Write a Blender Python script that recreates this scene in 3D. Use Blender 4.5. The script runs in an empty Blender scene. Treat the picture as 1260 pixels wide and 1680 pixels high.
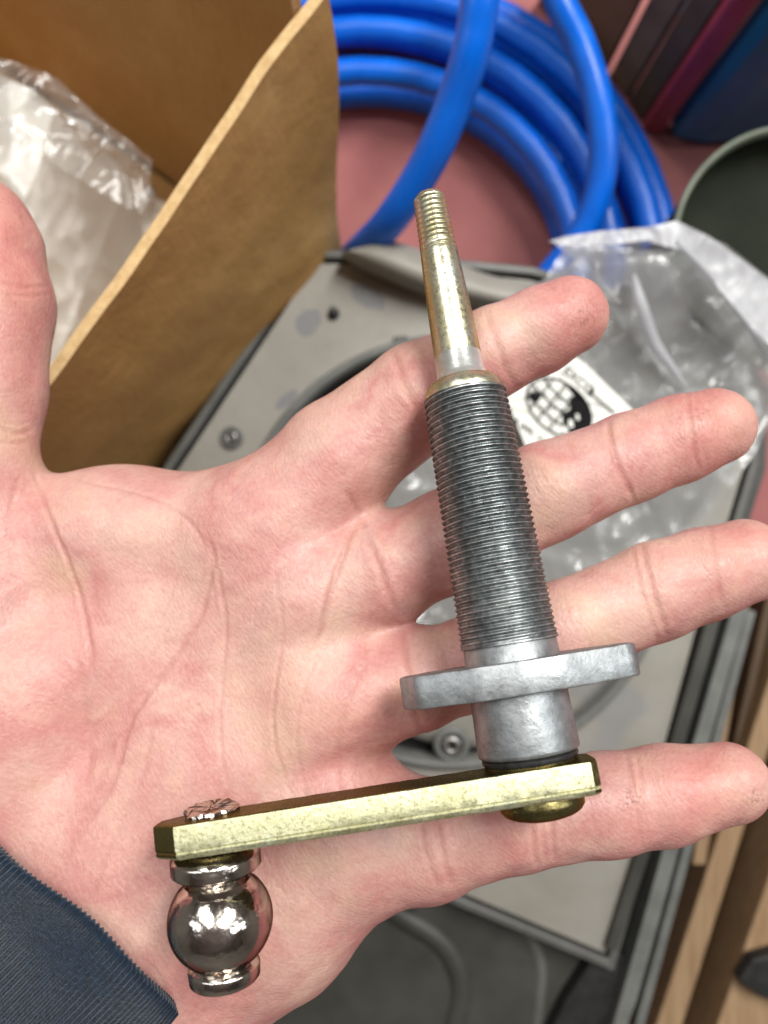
import bpy, bmesh, math, random
import numpy as np
from mathutils import Vector, Matrix, noise as mnoise
random.seed(4); rng = np.random.default_rng(4)
scene = bpy.context.scene
COL = scene.collection

# ------------------------------------------------------------------ camera
F = 1290.0            # focal length in photograph pixels (1260 x 1680)
H = 0.40              # camera height above the bench
D = 0.142             # distance to the hand
S = D / F             # metres per photograph pixel at the hand
Z0 = H - D
cam_d = bpy.data.cameras.new("camera"); cam = bpy.data.objects.new("camera", cam_d); COL.objects.link(cam)
cam.location = (0, 0, H); cam.rotation_euler = (0, 0, 0)
cam_d.sensor_fit = 'VERTICAL'; cam_d.sensor_height = 36.0
cam_d.lens = 36.0 * F / 1680.0
cam_d.clip_start = 0.01; cam_d.clip_end = 20
cam_d.dof.use_dof = True; cam_d.dof.focus_distance = 0.129; cam_d.dof.aperture_fstop = 14.0
scene.camera = cam
scene.view_settings.view_transform = 'Standard'; scene.view_settings.look = 'None'
scene.view_settings.exposure = 0.0; scene.view_settings.gamma = 1.0
scene.view_settings.use_curve_mapping = False

# ------------------------------------------------------------------ light of the room
world = bpy.data.worlds.new("World"); scene.world = world; world.use_nodes = True
bg = world.node_tree.nodes["Background"]
bg.inputs[0].default_value = (0.80, 0.88, 1.0, 1); bg.inputs[1].default_value = 0.05

def area(name, loc, target, sx, sy, power, col):
    l = bpy.data.lights.new(name, 'AREA'); l.shape = 'RECTANGLE'; l.size = sx; l.size_y = sy
    l.energy = power; l.color = col
    o = bpy.data.objects.new(name, l); COL.objects.link(o); o.location = loc
    o.rotation_euler = (Vector(target) - Vector(loc)).to_track_quat('-Z', 'Y').to_euler()
    return o
area("ceiling_lamp", (0.60, 0.85, 1.70), (0.1, .1, .25), 0.30, 1.0, 38.5, (1.0, 0.99, 0.95))
area("ceiling_lamp", (-0.62, 1.05, 1.75), (0, .1, .25), 0.38, 1.3, 16, (1.0, 0.99, 0.95))
area("ceiling_lamp", (1.60, 0.25, 1.8), (0.2, 0, .25), 0.42, 1.3, 11, (0.95, 0.98, 1.0))
area("ceiling_lamp", (-1.45, 0.3, 1.8), (-.2, 0, .25), 0.42, 1.3, 6, (0.95, 0.98, 1.0))

# ------------------------------------------------------------------ placing helpers
def W(px, py, z):
    k = (H - z) / F
    return Vector(((px - 630) * k, -(py - 840) * k, z))
def PXM(z): return (H - z) / F
def hz(zl): return Z0 + zl * S

def meta(o, label=None, cat=None, group=None, kind=None):
    if label: o['label'] = label
    if cat: o['category'] = cat
    if group: o['group'] = group
    if kind: o['kind'] = kind
    return o
def link(name, me, mat=None, parent=None, smooth=False):
    o = bpy.data.objects.new(name, me); COL.objects.link(o)
    if mat: me.materials.append(mat)
    if parent:
        o.parent = parent; o.matrix_parent_inverse = parent.matrix_basis.inverted()
    if smooth: me.polygons.foreach_set('use_smooth', [True] * len(me.polygons))
    return o
def mesh(name, verts, faces, mat=None, parent=None, smooth=False):
    me = bpy.data.meshes.new(name); me.from_pydata([tuple(v) for v in verts], [], faces); me.update()
    return link(name, me, mat, parent, smooth)
def empty(name, loc, label, cat, group=None):
    o = bpy.data.objects.new(name, None); COL.objects.link(o); o.location = loc
    o.empty_display_size = .01
    return meta(o, label, cat, group)
def bevel(o, w, seg=2, ang=35):
    m = o.modifiers.new('bevel', 'BEVEL'); m.width = w; m.segments = seg; m.limit_method = 'ANGLE'
    m.angle_limit = math.radians(ang); m.harden_normals = False
    return o
def tube_data(pts, radii, seg=16, cap=True):
    pts = [Vector(p) for p in pts]; V = []; Fc = []; n = len(pts)
    t0 = (pts[1] - pts[0]).normalized()
    up = Vector((0, 0, 1)) if abs(t0.z) < .9 else Vector((1, 0, 0))
    nrm = (up - t0 * up.dot(t0)).normalized()
    for i in range(n):
        t = (pts[min(i + 1, n - 1)] - pts[max(i - 1, 0)]).normalized()
        nrm = (nrm - t * nrm.dot(t)).normalized(); b = t.cross(nrm)
        r = radii[i] if hasattr(radii, '__len__') else radii
        for k in range(seg):
            a = 2 * math.pi * k / seg
            V.append(pts[i] + (nrm * math.cos(a) + b * math.sin(a)) * r)
    for i in range(n - 1):
        for k in range(seg):
            Fc.append((i * seg + k, i * seg + (k + 1) % seg, (i + 1) * seg + (k + 1) % seg, (i + 1) * seg + k))
    if cap:
        Fc.append(tuple(range(seg))[::-1]); Fc.append(tuple((n - 1) * seg + k for k in range(seg)))
    return V, Fc
def tube(name, pts, radii, mat, parent=None, seg=16):
    V, Fc = tube_data(pts, radii, seg); return mesh(name, V, Fc, mat, parent, True)
def spline(P, n):
    P = [np.array(p, float) for p in P]; P = [2 * P[0] - P[1]] + P + [2 * P[-1] - P[-2]]; out = []
    for i in range(1, len(P) - 2):
        for j in range(n):
            t = j / n; a, b, c, d = P[i - 1:i + 3]
            out.append(.5 * ((2 * b) + (c - a) * t + (2 * a - 5 * b + 4 * c - d) * t * t + (-a + 3 * b - 3 * c + d) * t ** 3))
    out.append(P[-2]); return out
def prism(name, poly, ztop, zbot, mat, parent=None, px=True, shrink_ok=True):
    """solid with vertical sides; outline given where its top face shows"""
    pts = [W(x, y, ztop) if px else Vector((x, y, ztop)) for x, y in poly]
    n = len(pts); V = pts + [Vector((p.x, p.y, zbot)) for p in pts]
    a = sum(pts[i].x * pts[(i + 1) % n].y - pts[(i + 1) % n].x * pts[i].y for i in range(n))
    if a < 0: V = V[:n][::-1] + V[n:][::-1]
    Fc = [tuple(range(n)), tuple(range(n, 2 * n))[::-1]] + [(i, i + n, (i + 1) % n + n, (i + 1) % n) for i in range(n)]
    return mesh(name, V, Fc, mat, parent)

# ------------------------------------------------------------------ materials
def nt(name):
    m = bpy.data.materials.new(name); m.use_nodes = True
    t = m.node_tree; b = t.nodes['Principled BSDF']; return m, t, b
def N(t, typ, **kw):
    n = t.nodes.new(typ)
    for k, v in kw.items(): setattr(n, k, v)
    return n
def coords(t, scale=1.0, kind='Object', sc3=None, rot=None):
    tc = N(t, 'ShaderNodeTexCoord'); mp = N(t, 'ShaderNodeMapping')
    mp.inputs['Scale'].default_value = sc3 or (scale,) * 3
    if rot: mp.inputs['Rotation'].default_value = rot
    t.links.new(tc.outputs[kind], mp.inputs[0]); return mp.outputs[0]
def noise_n(t, vec, scale, detail=4, rough=.55, dist=0):
    n = N(t, 'ShaderNodeTexNoise'); n.inputs['Scale'].default_value = scale; n.inputs['Detail'].default_value = detail
    n.inputs['Roughness'].default_value = rough; n.inputs['Distortion'].default_value = dist
    t.links.new(vec, n.inputs['Vector']); return n.outputs['Fac']
def ramp(t, fac, stops):
    r = N(t, 'ShaderNodeValToRGB'); t.links.new(fac, r.inputs[0])
    while len(r.color_ramp.elements) < len(stops): r.color_ramp.elements.new(.5)
    for e, (p, c) in zip(r.color_ramp.elements, stops):
        e.position = p; e.color = (*c, 1) if len(c) == 3 else c
    return r.outputs[0]
def mixc(t, fac, a, b, mode='MIX'):
    m = N(t, 'ShaderNodeMix', data_type='RGBA', blend_type=mode)
    if isinstance(fac, (int, float)): m.inputs[0].default_value = fac
    else: t.links.new(fac, m.inputs[0])
    for i, s in ((6, a), (7, b)):
        if isinstance(s, tuple): m.inputs[i].default_value = (*s, 1)
        else: t.links.new(s, m.inputs[i])
    return m.outputs[2]
def math_n(t, op, a, b=0.0):
    m = N(t, 'ShaderNodeMath', operation=op)
    for i, s in ((0, a), (1, b)):
        if isinstance(s, (int, float)): m.inputs[i].default_value = s
        else: t.links.new(s, m.inputs[i])
    return m.outputs[0]
def bump(t, b, h, strength, dist, prev=None):
    n = N(t, 'ShaderNodeBump'); n.inputs['Strength'].default_value = strength; n.inputs['Distance'].default_value = dist
    t.links.new(h, n.inputs['Height'])
    if prev: t.links.new(prev, n.inputs['Normal'])
    t.links.new(n.outputs[0], b.inputs['Normal']); return n.outputs[0]
def simple(name, c0, c1, scale=200, rough=.5, metal=0, bstr=.2, bdist=.0003, detail=5, r1=None, spec=.5, bscale=None):
    m, t, b = nt(name); v = coords(t)
    f = noise_n(t, v, scale, detail)
    t.links.new(ramp(t, f, [(.32, c0), (.68, c1)]), b.inputs['Base Color'])
    b.inputs['Metallic'].default_value = metal; b.inputs['Specular IOR Level'].default_value = spec
    if r1 is None: b.inputs['Roughness'].default_value = rough
    else: t.links.new(ramp(t, noise_n(t, v, scale * 1.7, 3), [(.3, (rough,) * 3), (.7, (r1,) * 3)]), b.inputs['Roughness'])
    if bstr: bump(t, b, noise_n(t, v, bscale or scale * 2, 4), bstr, bdist)
    return m

def skin_mat():
    m, t, b = nt('skin')
    v = coords(t)
    big = noise_n(t, v, 48, 3, .5, .4)
    c = ramp(t, big, [(.26, (.62, .42, .31)), (.42, (.63, .37, .315)), (.56, (.54, .235, .215)), (.66, (.62, .335, .29)), (.80, (.66, .45, .30))])
    mid = noise_n(t, v, 230, 4, .6)
    c = mixc(t, math_n(t, 'MULTIPLY', ramp(t, mid, [(.50, (0, 0, 0)), (.72, (1, 1, 1))]), .30), c, (.50, .185, .165))
    pale = noise_n(t, coords(t, sc3=(1, 1.3, 1), rot=(0, 0, .6)), 95, 3, .55, .3)
    c = mixc(t, math_n(t, 'MULTIPLY', ramp(t, pale, [(.52, (0, 0, 0)), (.72, (1, 1, 1))]), .38), c, (.72, .52, .38))
    cool = noise_n(t, coords(t, sc3=(1.2, .7, 1), rot=(0, 0, -.4)), 70, 3, .6, .6)
    c = mixc(t, math_n(t, 'MULTIPLY', ramp(t, cool, [(.54, (0, 0, 0)), (.70, (1, 1, 1))]), .34), c, (.44, .30, .27))
    fine = noise_n(t, v, 1100, 4, .7)
    c = mixc(t, .16, c, ramp(t, fine, [(.35, (.34, .15, .14)), (.65, (.74, .50, .42))]))
    at = N(t, 'ShaderNodeAttribute', attribute_name='redness')
    c = mixc(t, at.outputs['Fac'], c, (.56, .16, .12))
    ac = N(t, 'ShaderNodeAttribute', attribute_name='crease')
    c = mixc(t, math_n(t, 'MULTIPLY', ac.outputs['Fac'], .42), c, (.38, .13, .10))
    ad = N(t, 'ShaderNodeAttribute', attribute_name='grime')
    g = math_n(t, 'MULTIPLY', ad.outputs['Fac'], ramp(t, noise_n(t, v, 1500, 4, .7), [(.47, (0, 0, 0)), (.62, (1, 1, 1))]))
    c = mixc(t, g, c, (.16, .07, .05))
    t.links.new(c, b.inputs['Base Color'])
    t.links.new(ramp(t, noise_n(t, v, 600, 4, .6), [(.3, (.36,) * 3), (.7, (.56,) * 3)]), b.inputs['Roughness']); b.inputs['Specular IOR Level'].default_value = .45
    b.inputs['Subsurface Weight'].default_value = .22; b.inputs['Subsurface Radius'].default_value = (1, .35, .2)
    b.inputs['Subsurface Scale'].default_value = .0035
    # fine skin relief: ridges, cells, pores
    w = N(t, 'ShaderNodeTexWave', wave_type='BANDS', bands_direction='DIAGONAL'); w.inputs['Scale'].default_value = 520
    w.inputs['Distortion'].default_value = 9; w.inputs['Detail'].default_value = 3; w.inputs['Detail Scale'].default_value = .6
    t.links.new(v, w.inputs['Vector'])
    n1 = bump(t, b, w.outputs['Fac'], .13, .00012)
    vo = N(t, 'ShaderNodeTexVoronoi', feature='DISTANCE_TO_EDGE'); vo.inputs['Scale'].default_value = 900
    t.links.new(coords(t, sc3=(1, .55, 1), rot=(0, 0, .5)), vo.inputs['Vector'])
    n2 = bump(t, b, ramp(t, vo.outputs['Distance'], [(0, (0, 0, 0)), (.18, (1, 1, 1))]), .22, .00011, n1)
    bump(t, b, noise_n(t, v, 420, 5, .65), .34, .0006, n2)
    return m
SKIN = skin_mat()

def die_cast():
    m, t, b = nt('die_cast_zinc'); v = coords(t)
    f = noise_n(t, v, 420, 6, .7)
    c = ramp(t, f, [(.28, (.25, .265, .275)), (.5, (.36, .38, .39)), (.75, (.47, .49, .50))])
    pit = ramp(t, noise_n(t, v, 2600, 3, .6), [(.31, (1, 1, 1)), (.37, (0, 0, 0))])
    c = mixc(t, math_n(t, 'MULTIPLY', pit, .6), c, (.10, .10, .10))
    t.links.new(c, b.inputs['Base Color']); b.inputs['Metallic'].default_value = .78; b.inputs['Specular Tint'].default_value = (.5, .47, .43, 1)
    t.links.new(ramp(t, noise_n(t, v, 300, 4), [(.3, (.34,) * 3), (.7, (.55,) * 3)]), b.inputs['Roughness'])
    n = bump(t, b, noise_n(t, v, 900, 5, .65), .35, .00025)
    bump(t, b, pit, -.35, .00015, n); return m
CAST = die_cast()
def dark_thread():
    m, t, b = nt('thread_zinc'); v = coords(t)
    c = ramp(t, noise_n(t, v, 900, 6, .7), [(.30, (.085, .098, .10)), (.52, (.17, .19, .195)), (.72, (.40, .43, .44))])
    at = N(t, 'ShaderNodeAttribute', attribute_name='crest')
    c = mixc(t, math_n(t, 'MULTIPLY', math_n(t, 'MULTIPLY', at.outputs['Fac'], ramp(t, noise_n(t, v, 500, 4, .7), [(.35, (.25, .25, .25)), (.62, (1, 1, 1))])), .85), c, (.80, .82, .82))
    t.links.new(c, b.inputs['Base Color']); b.inputs['Metallic'].default_value = .85; b.inputs['Specular Tint'].default_value = (.38, .34, .30, 1)
    t.links.new(ramp(t, noise_n(t, v, 700, 4), [(.3, (.26,) * 3), (.7, (.48,) * 3)]), b.inputs['Roughness'])
    bump(t, b, noise_n(t, v, 2200, 4, .65), .18, .0001); return m
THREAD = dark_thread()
def passivate(name, speck, lo, hi, rough=.25, st=.3):
    m, t, b = nt(name); v = coords(t)
    hue = ramp(t, noise_n(t, v, 160, 3), [(.3, lo), (.55, hi), (.75, (hi[0] * .9, hi[1] * 1.02, hi[2] * 1.25))])
    s = ramp(t, noise_n(t, v, 1900, 5, .75, .4), [(.40, (1, 1, 1)), (.50, (0, 0, 0))])
    c = mixc(t, math_n(t, 'MULTIPLY', s, speck), hue, (.24, .21, .09))
    t.links.new(c, b.inputs['Base Color']); b.inputs['Metallic'].default_value = .9; b.inputs['Specular Tint'].default_value = (.40, .33, .20, 1)
    t.links.new(ramp(t, noise_n(t, v, 1100, 4, .7), [(.3, (rough,) * 3), (.7, (rough + .22,) * 3)]), b.inputs['Roughness'])
    bump(t, b, noise_n(t, v, 1400, 5, .7), st, .0002); return m
GOLD = passivate('yellow_zinc', .14, (.66, .60, .36), (.80, .77, .57), .2, .15)
GOLDBAR = passivate('yellow_zinc_plate', .6, (.64, .62, .36), (.76, .75, .50), .42, .45)
GOLDDARK = passivate('dark_reflection_zinc', .5, (.10, .08, .03), (.20, .17, .07), .14, .25)  # yellow zinc with a dark reflection of the skin put into its colour
NICKEL = simple('polished_nickel', (.60, .545, .485), (.76, .71, .65), 330, .12, 1.0, .42, .0012, 1, .22, bscale=150)
NICKEL.node_tree.nodes['Principled BSDF'].inputs['Specular Tint'].default_value = (.12, .08, .06, 1)
NYLON = simple('bright_silver_zinc', (.62, .64, .62), (.80, .81, .78), 500, .32, .75, .2, .0002)
RUBBER = simple('black_rubber', (.012, .012, .012), (.03, .03, .03), 900, .45, 0, .2, .0001)

def cardboard(name, a, b_, c_):
    m, t, b = nt(name); v = coords(t)
    f = noise_n(t, v, 14, 5, .6, .3)
    c = ramp(t, f, [(.3, a), (.55, b_), (.72, c_)])
    fib = noise_n(t, coords(t, sc3=(1, 1, .15)), 900, 3)
    c = mixc(t, .18, c, ramp(t, fib, [(.3, (.10, .06, .03)), (.7, (.5, .34, .17))]))
    t.links.new(c, b.inputs['Base Color']); b.inputs['Roughness'].default_value = .8
    b.inputs['Specular IOR Level'].default_value = .25
    bump(t, b, noise_n(t, v, 60, 6, .6), .35, .002); return m
CARD = cardboard('kraft_cardboard', (.54, .29, .085), (.62, .355, .12), (.68, .43, .17))
CARDIN = cardboard('kraft_inside', (.52, .29, .10), (.59, .35, .135), (.66, .42, .19))
CARDEDGE = simple('cardboard_cut_edge', (.50, .32, .14), (.66, .46, .23), 500, .85, 0, .4, .0004)
HOSE = simple('blue_hose', (.0, .12, .66), (.0, .155, .80), 60, .24, 0, .08, .0002, 3, .34, .5)
MAT = simple('pink_mat', (.36, .125, .125), (.44, .165, .155), 24, .75, 0, .25, .0008, 6, None, .3, 260)
def panel_mat():
    m, t, b = nt('putty_grey_plastic'); v = coords(t)
    c = ramp(t, noise_n(t, v, 30, 5, .6), [(.3, (.24, .225, .19)), (.7, (.32, .305, .27))])
    s = ramp(t, noise_n(t, coords(t), 21, 2, .4, .5), [(.60, (0, 0, 0)), (.66, (1, 1, 1))])
    c = mixc(t, math_n(t, 'MULTIPLY', s, .45), c, (.19, .20, .225))
    for px_, py_, rx, ry, an in ((505, 528, 34, 26, -.9), (604, 486, 42, 24, .5), (470, 655, 34, 12, -.7)):   # thumbed, greasy patches
        k_ = (H - .1) / F; mp = N(t, 'ShaderNodeMapping', vector_type='TEXTURE'); mp.inputs['Location'].default_value = ((px_ - 630) * k_, -(py_ - 840) * k_, .099)
        mp.inputs['Rotation'].default_value = (0, 0, -an); mp.inputs['Scale'].default_value = (rx * k_, ry * k_, .02)
        t.links.new(N(t, 'ShaderNodeTexCoord').outputs['Object'], mp.inputs[0])
        ln = N(t, 'ShaderNodeVectorMath', operation='LENGTH'); t.links.new(mp.outputs[0], ln.inputs[0])
        e_ = math_n(t, 'ADD', ln.outputs['Value'], math_n(t, 'MULTIPLY', noise_n(t, coords(t), 120, 3), .5))
        c = mixc(t, math_n(t, 'MULTIPLY', ramp(t, e_, [(.98, (1, 1, 1)), (1.25, (0, 0, 0))]), .7), c, (.15, .16, .18))
    d = ramp(t, noise_n(t, v, 170, 6, .7), [(.58, (0, 0, 0)), (.75, (1, 1, 1))])
    c = mixc(t, math_n(t, 'MULTIPLY', d, .3), c, (.16, .145, .12))
    t.links.new(c, b.inputs['Base Color']); b.inputs['Roughness'].default_value = .5
    bump(t, b, noise_n(t, v, 500, 4), .15, .0003); return m
PANEL = panel_mat()
RIM = simple('grey_rim_plastic', (.12, .124, .118), (.18, .184, .172), 90, .42, 0, .2, .0003)
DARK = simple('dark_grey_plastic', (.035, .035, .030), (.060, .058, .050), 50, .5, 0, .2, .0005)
MIDG = simple('mid_grey_plastic', (.085, .085, .078), (.13, .13, .12), 60, .42, 0, .2, .0004)
BLACK = simple('black_gasket', (.008, .008, .008), (.02, .02, .02), 200, .6, 0, .2, .0003)
STEEL = simple('dull_screw_steel', (.22, .21, .20), (.42, .41, .39), 900, .35, .85, .3, .0002)
GREENB = simple('dark_green_plastic', (.016, .019, .013), (.024, .028, .019), 40, .8, 0, .15, .0004, spec=.12)
GREENR = simple('pale_green_lip', (.10, .12, .085), (.16, .18, .135), 120, .45, 0, .15, .0003)
TEAL = simple('teal_blue_plastic', (.010, .16, .29), (.02, .22, .38), 22, .38, 0, .2, .001, 4)
REDP = simple('maroon_paint', (.40, .05, .075), (.50, .08, .11), 60, .42, 0, .2, .0004)
def wood(name, a, b_):
    m, t, b = nt(name); v = coords(t, sc3=(1, .07, 1))
    f = noise_n(t, v, 420, 5, .6, .4)
    t.links.new(ramp(t, f, [(.3, a), (.7, b_)]), b.inputs['Base Color']); b.inputs['Roughness'].default_value = .7
    bump(t, b, f, .3, .0004); return m
WOOD = wood('raw_pine', (.25, .15, .075), (.36, .24, .135))
WOODD = wood('brown_wood', (.075, .045, .025), (.12, .075, .04))
SLATE = simple('brown_board', (.13, .085, .07), (.19, .13, .11), 40, .6, 0, .2, .0006)
BROWNB = simple('brown_kraft_board', (.24, .14, .055), (.32, .20, .09), 40, .75, 0, .2, .0006)
OLIVE2 = simple('dark_olive_board', (.09, .075, .045), (.13, .11, .065), 60, .7, 0, .2, .0006)
OLIVE = simple('olive_board', (.19, .155, .09), (.26, .21, .13), 60, .7, 0, .2, .0006)

def film(name, opac, tint, rough=.12, haze=.5, streak=1.0, scale=60, lo_=.55):
    """polythene: clear where thin, milky where crumpled"""
    m, t, b = nt(name); out = t.nodes['Material Output']; v = coords(t)
    b.inputs['Base Color'].default_value = (*tint, 1); b.inputs['Roughness'].default_value = rough
    b.inputs['Specular IOR Level'].default_value = .45
    tr = N(t, 'ShaderNodeBsdfTransparent'); tr.inputs[0].default_value = (.97, .98, .98, 1)
    tl = N(t, 'ShaderNodeBsdfTranslucent'); tl.inputs[0].default_value = (*tint, 1)
    gl = N(t, 'ShaderNodeBsdfGlossy'); gl.inputs['Roughness'].default_value = rough * .8; gl.inputs[0].default_value = (1, 1, 1, 1)
    ms = N(t, 'ShaderNodeMixShader'); t.links.new(b.outputs[0], ms.inputs[1]); t.links.new(tl.outputs[0], ms.inputs[2]); ms.inputs[0].default_value = haze
    mt = N(t, 'ShaderNodeMixShader')
    f = ramp(t, noise_n(t, v, scale, 5, .6, 1.2), [(.30, (opac * lo_,) * 3), (.70, (min(1, opac * 1.5),) * 3)])
    t.links.new(f, mt.inputs[0]); t.links.new(tr.outputs[0], mt.inputs[1]); t.links.new(ms.outputs[0], mt.inputs[2])
    fr = N(t, 'ShaderNodeFresnel'); fr.inputs['IOR'].default_value = 1.5
    mg = N(t, 'ShaderNodeMixShader'); t.links.new(math_n(t, 'MULTIPLY', fr.outputs[0], streak), mg.inputs[0])
    t.links.new(mt.outputs[0], mg.inputs[1]); t.links.new(gl.outputs[0], mg.inputs[2])
    t.links.new(mg.outputs[0], out.inputs[0])
    bn = N(t, 'ShaderNodeBump'); bn.inputs['Strength'].default_value = .35; bn.inputs['Distance'].default_value = .0012
    t.links.new(noise_n(t, v, scale * 2.2, 4, .55, .8), bn.inputs['Height'])
    for s in (b, gl): t.links.new(bn.outputs[0], s.inputs['Normal'])
    return m

# ------------------------------------------------------------------ the bench
bt = mesh('workbench_top', [(-1.4, -1.4, 0), (1.4, -1.4, 0), (1.4, 1.4, 0), (-1.4, 1.4, 0)], [(0, 1, 2, 3)], MAT)
meta(bt, kind='structure')
# the workshop around it: floor, walls, ceiling
WALLM = simple('painted_wall', (.34, .33, .30), (.42, .41, .38), 3, .8, 0, 0); CEILM = simple('ceiling_paint', (.26, .26, .25), (.32, .32, .31), 2, .85, 0, 0)
FLOORM = simple('concrete_floor', (.20, .19, .18), (.28, .27, .25), 4, .7, 0, 0)
def slab(name, a, b, m):
    x0, y0, z0 = a; x1, y1, z1 = b
    V = [(x0, y0, z0), (x1, y0, z0), (x1, y1, z0), (x0, y1, z0), (x0, y0, z1), (x1, y0, z1), (x1, y1, z1), (x0, y1, z1)]
    o = mesh(name, V, [(3, 2, 1, 0), (4, 5, 6, 7), (0, 1, 5, 4), (1, 2, 6, 5), (2, 3, 7, 6), (3, 0, 4, 7)], m); return meta(o, kind='structure')
slab('floor', (-2.6, -2.6, -.95), (2.6, 2.6, -.90), FLOORM); slab('ceiling', (-2.6, -2.6, 2.2), (2.6, 2.6, 2.25), CEILM)
slab('wall', (-2.65, -2.6, -.9), (-2.6, 2.6, 2.2), WALLM); slab('wall', (2.6, -2.6, -.9), (2.65, 2.6, 2.2), WALLM)
slab('wall', (-2.6, 2.6, -.9), (2.6, 2.65, 2.2), WALLM); slab('wall', (-2.6, -2.65, -.9), (2.6, -2.6, 2.2), WALLM)

# ------------------------------------------------------------------ the hand (one implicit surface)
SLOPE = .12
def J(x, y, z, r):
    """joint: seen at (x, y); z is how far its palm side stands above the hand plane; r its radius, all in photo px"""
    zz = z - r + SLOPE * (y - 760)
    zw = hz(zz); return np.array([*W(x, y, zw)]), r * PXM(zw)
def chain(L): 
    js = [J(*a) for a in L]; return [(js[i], js[i + 1]) for i in range(len(js) - 1)]
palm = []
for L in ([(140, 1480, 5, 150), (300, 1150, -12, 120), (430, 885, 8, 108), (553, 765, 18, 92)],
          [(150, 1500, 5, 150), (330, 1210, -14, 120), (490, 985, 10, 112), (620, 940, 12, 86)],
          [(150, 1520, 5, 150), (360, 1290, -10, 125), (530, 1140, 10, 112), (660, 1122, 10, 80)],
          [(150, 1540, 0, 150), (380, 1420, 0, 130), (555, 1350, 8, 120), (690, 1380, 0, 90)],
          [(150, 1580, 0, 150), (310, 1545, 2, 160), (440, 1480, 2, 140), (560, 1395, 0, 118)],
          [(100, 1440, 10, 150), (20, 1180, 22, 165), (-40, 950, 20, 145), (-45, 800, 12, 100)],
          [(-10, 905, -20, 118), (200, 890, -18, 116), (400, 884, -2, 110)],
          [(60, 1150, 0, 130), (250, 1020, -12, 118)],
          [(150, 1500, 0, 150), (20, 1600, -10, 148), (-190, 1830, -30, 150)],
          [(220, 1600, 0, 140), (110, 1730, -10, 140), (-60, 1930, -30, 150)]):
    palm += chain(L)
fingers = [chain([(430, 885, 8, 100), (553, 753, 20, 94), (690, 652, 26, 88), (806, 579, 22, 72), (880, 546, 20, 68), (934, 521, 16, 62)]),
           chain([(490, 985, 6, 100), (632, 933, 14, 84), (738, 886, 20, 83), (892, 809, 22, 81), (1030, 752, 14, 72), (1110, 722, 12, 70), (1172, 700, 6, 63)]),
           chain([(530, 1150, 6, 100), (690, 1112, 14, 78), (780, 1088, 16, 76), (928, 1030, 16, 76), (1078, 970, 10, 80), (1150, 945, 6, 76), (1222, 920, 0, 69)]),
           chain([(560, 1370, 4, 110), (705, 1375, 6, 88), (842, 1343, 8, 80), (990, 1317, 6, 78), (1090, 1303, 4, 77), (1193, 1285, 0, 66)]),
           chain([(-40, 900, 20, 112), (-38, 760, 25, 90), (-28, 640, 30, 97), (-20, 500, 30, 102), (-28, 410, 26, 92), (-36, 375, 20, 84)])]
def capd(P, seg):
    (a, ra), (b, rb) = seg
    a = a.astype(np.float32); b = b.astype(np.float32); ab = b - a; L2 = float(ab @ ab)
    pa = P - a; h = np.clip((pa @ ab) / L2, 0, 1)
    hs = h * h * (3 - 2 * h) * .5 + h * .5
    return np.sqrt(((pa - h[:, None] * ab) ** 2).sum(1)) - (ra + (rb - ra) * hs)
def smin(a, b, k):
    h = np.maximum(k - np.abs(a - b), 0) / k
    return np.minimum(a, b) - h * h * k * .25
def hand_sdf(P):
    P = P.astype(np.float32); d = None
    for s in palm:
        e = capd(P, s); d = e if d is None else smin(d, e, 55 * S)
    fd = None
    for ch in fingers:
        g = None
        for s in ch:
            e = capd(P, s); g = e if g is None else smin(g, e, 16 * S)
        fd = g if fd is None else smin(fd, g, 7 * S)
    return smin(d, fd, 26 * S)

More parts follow.
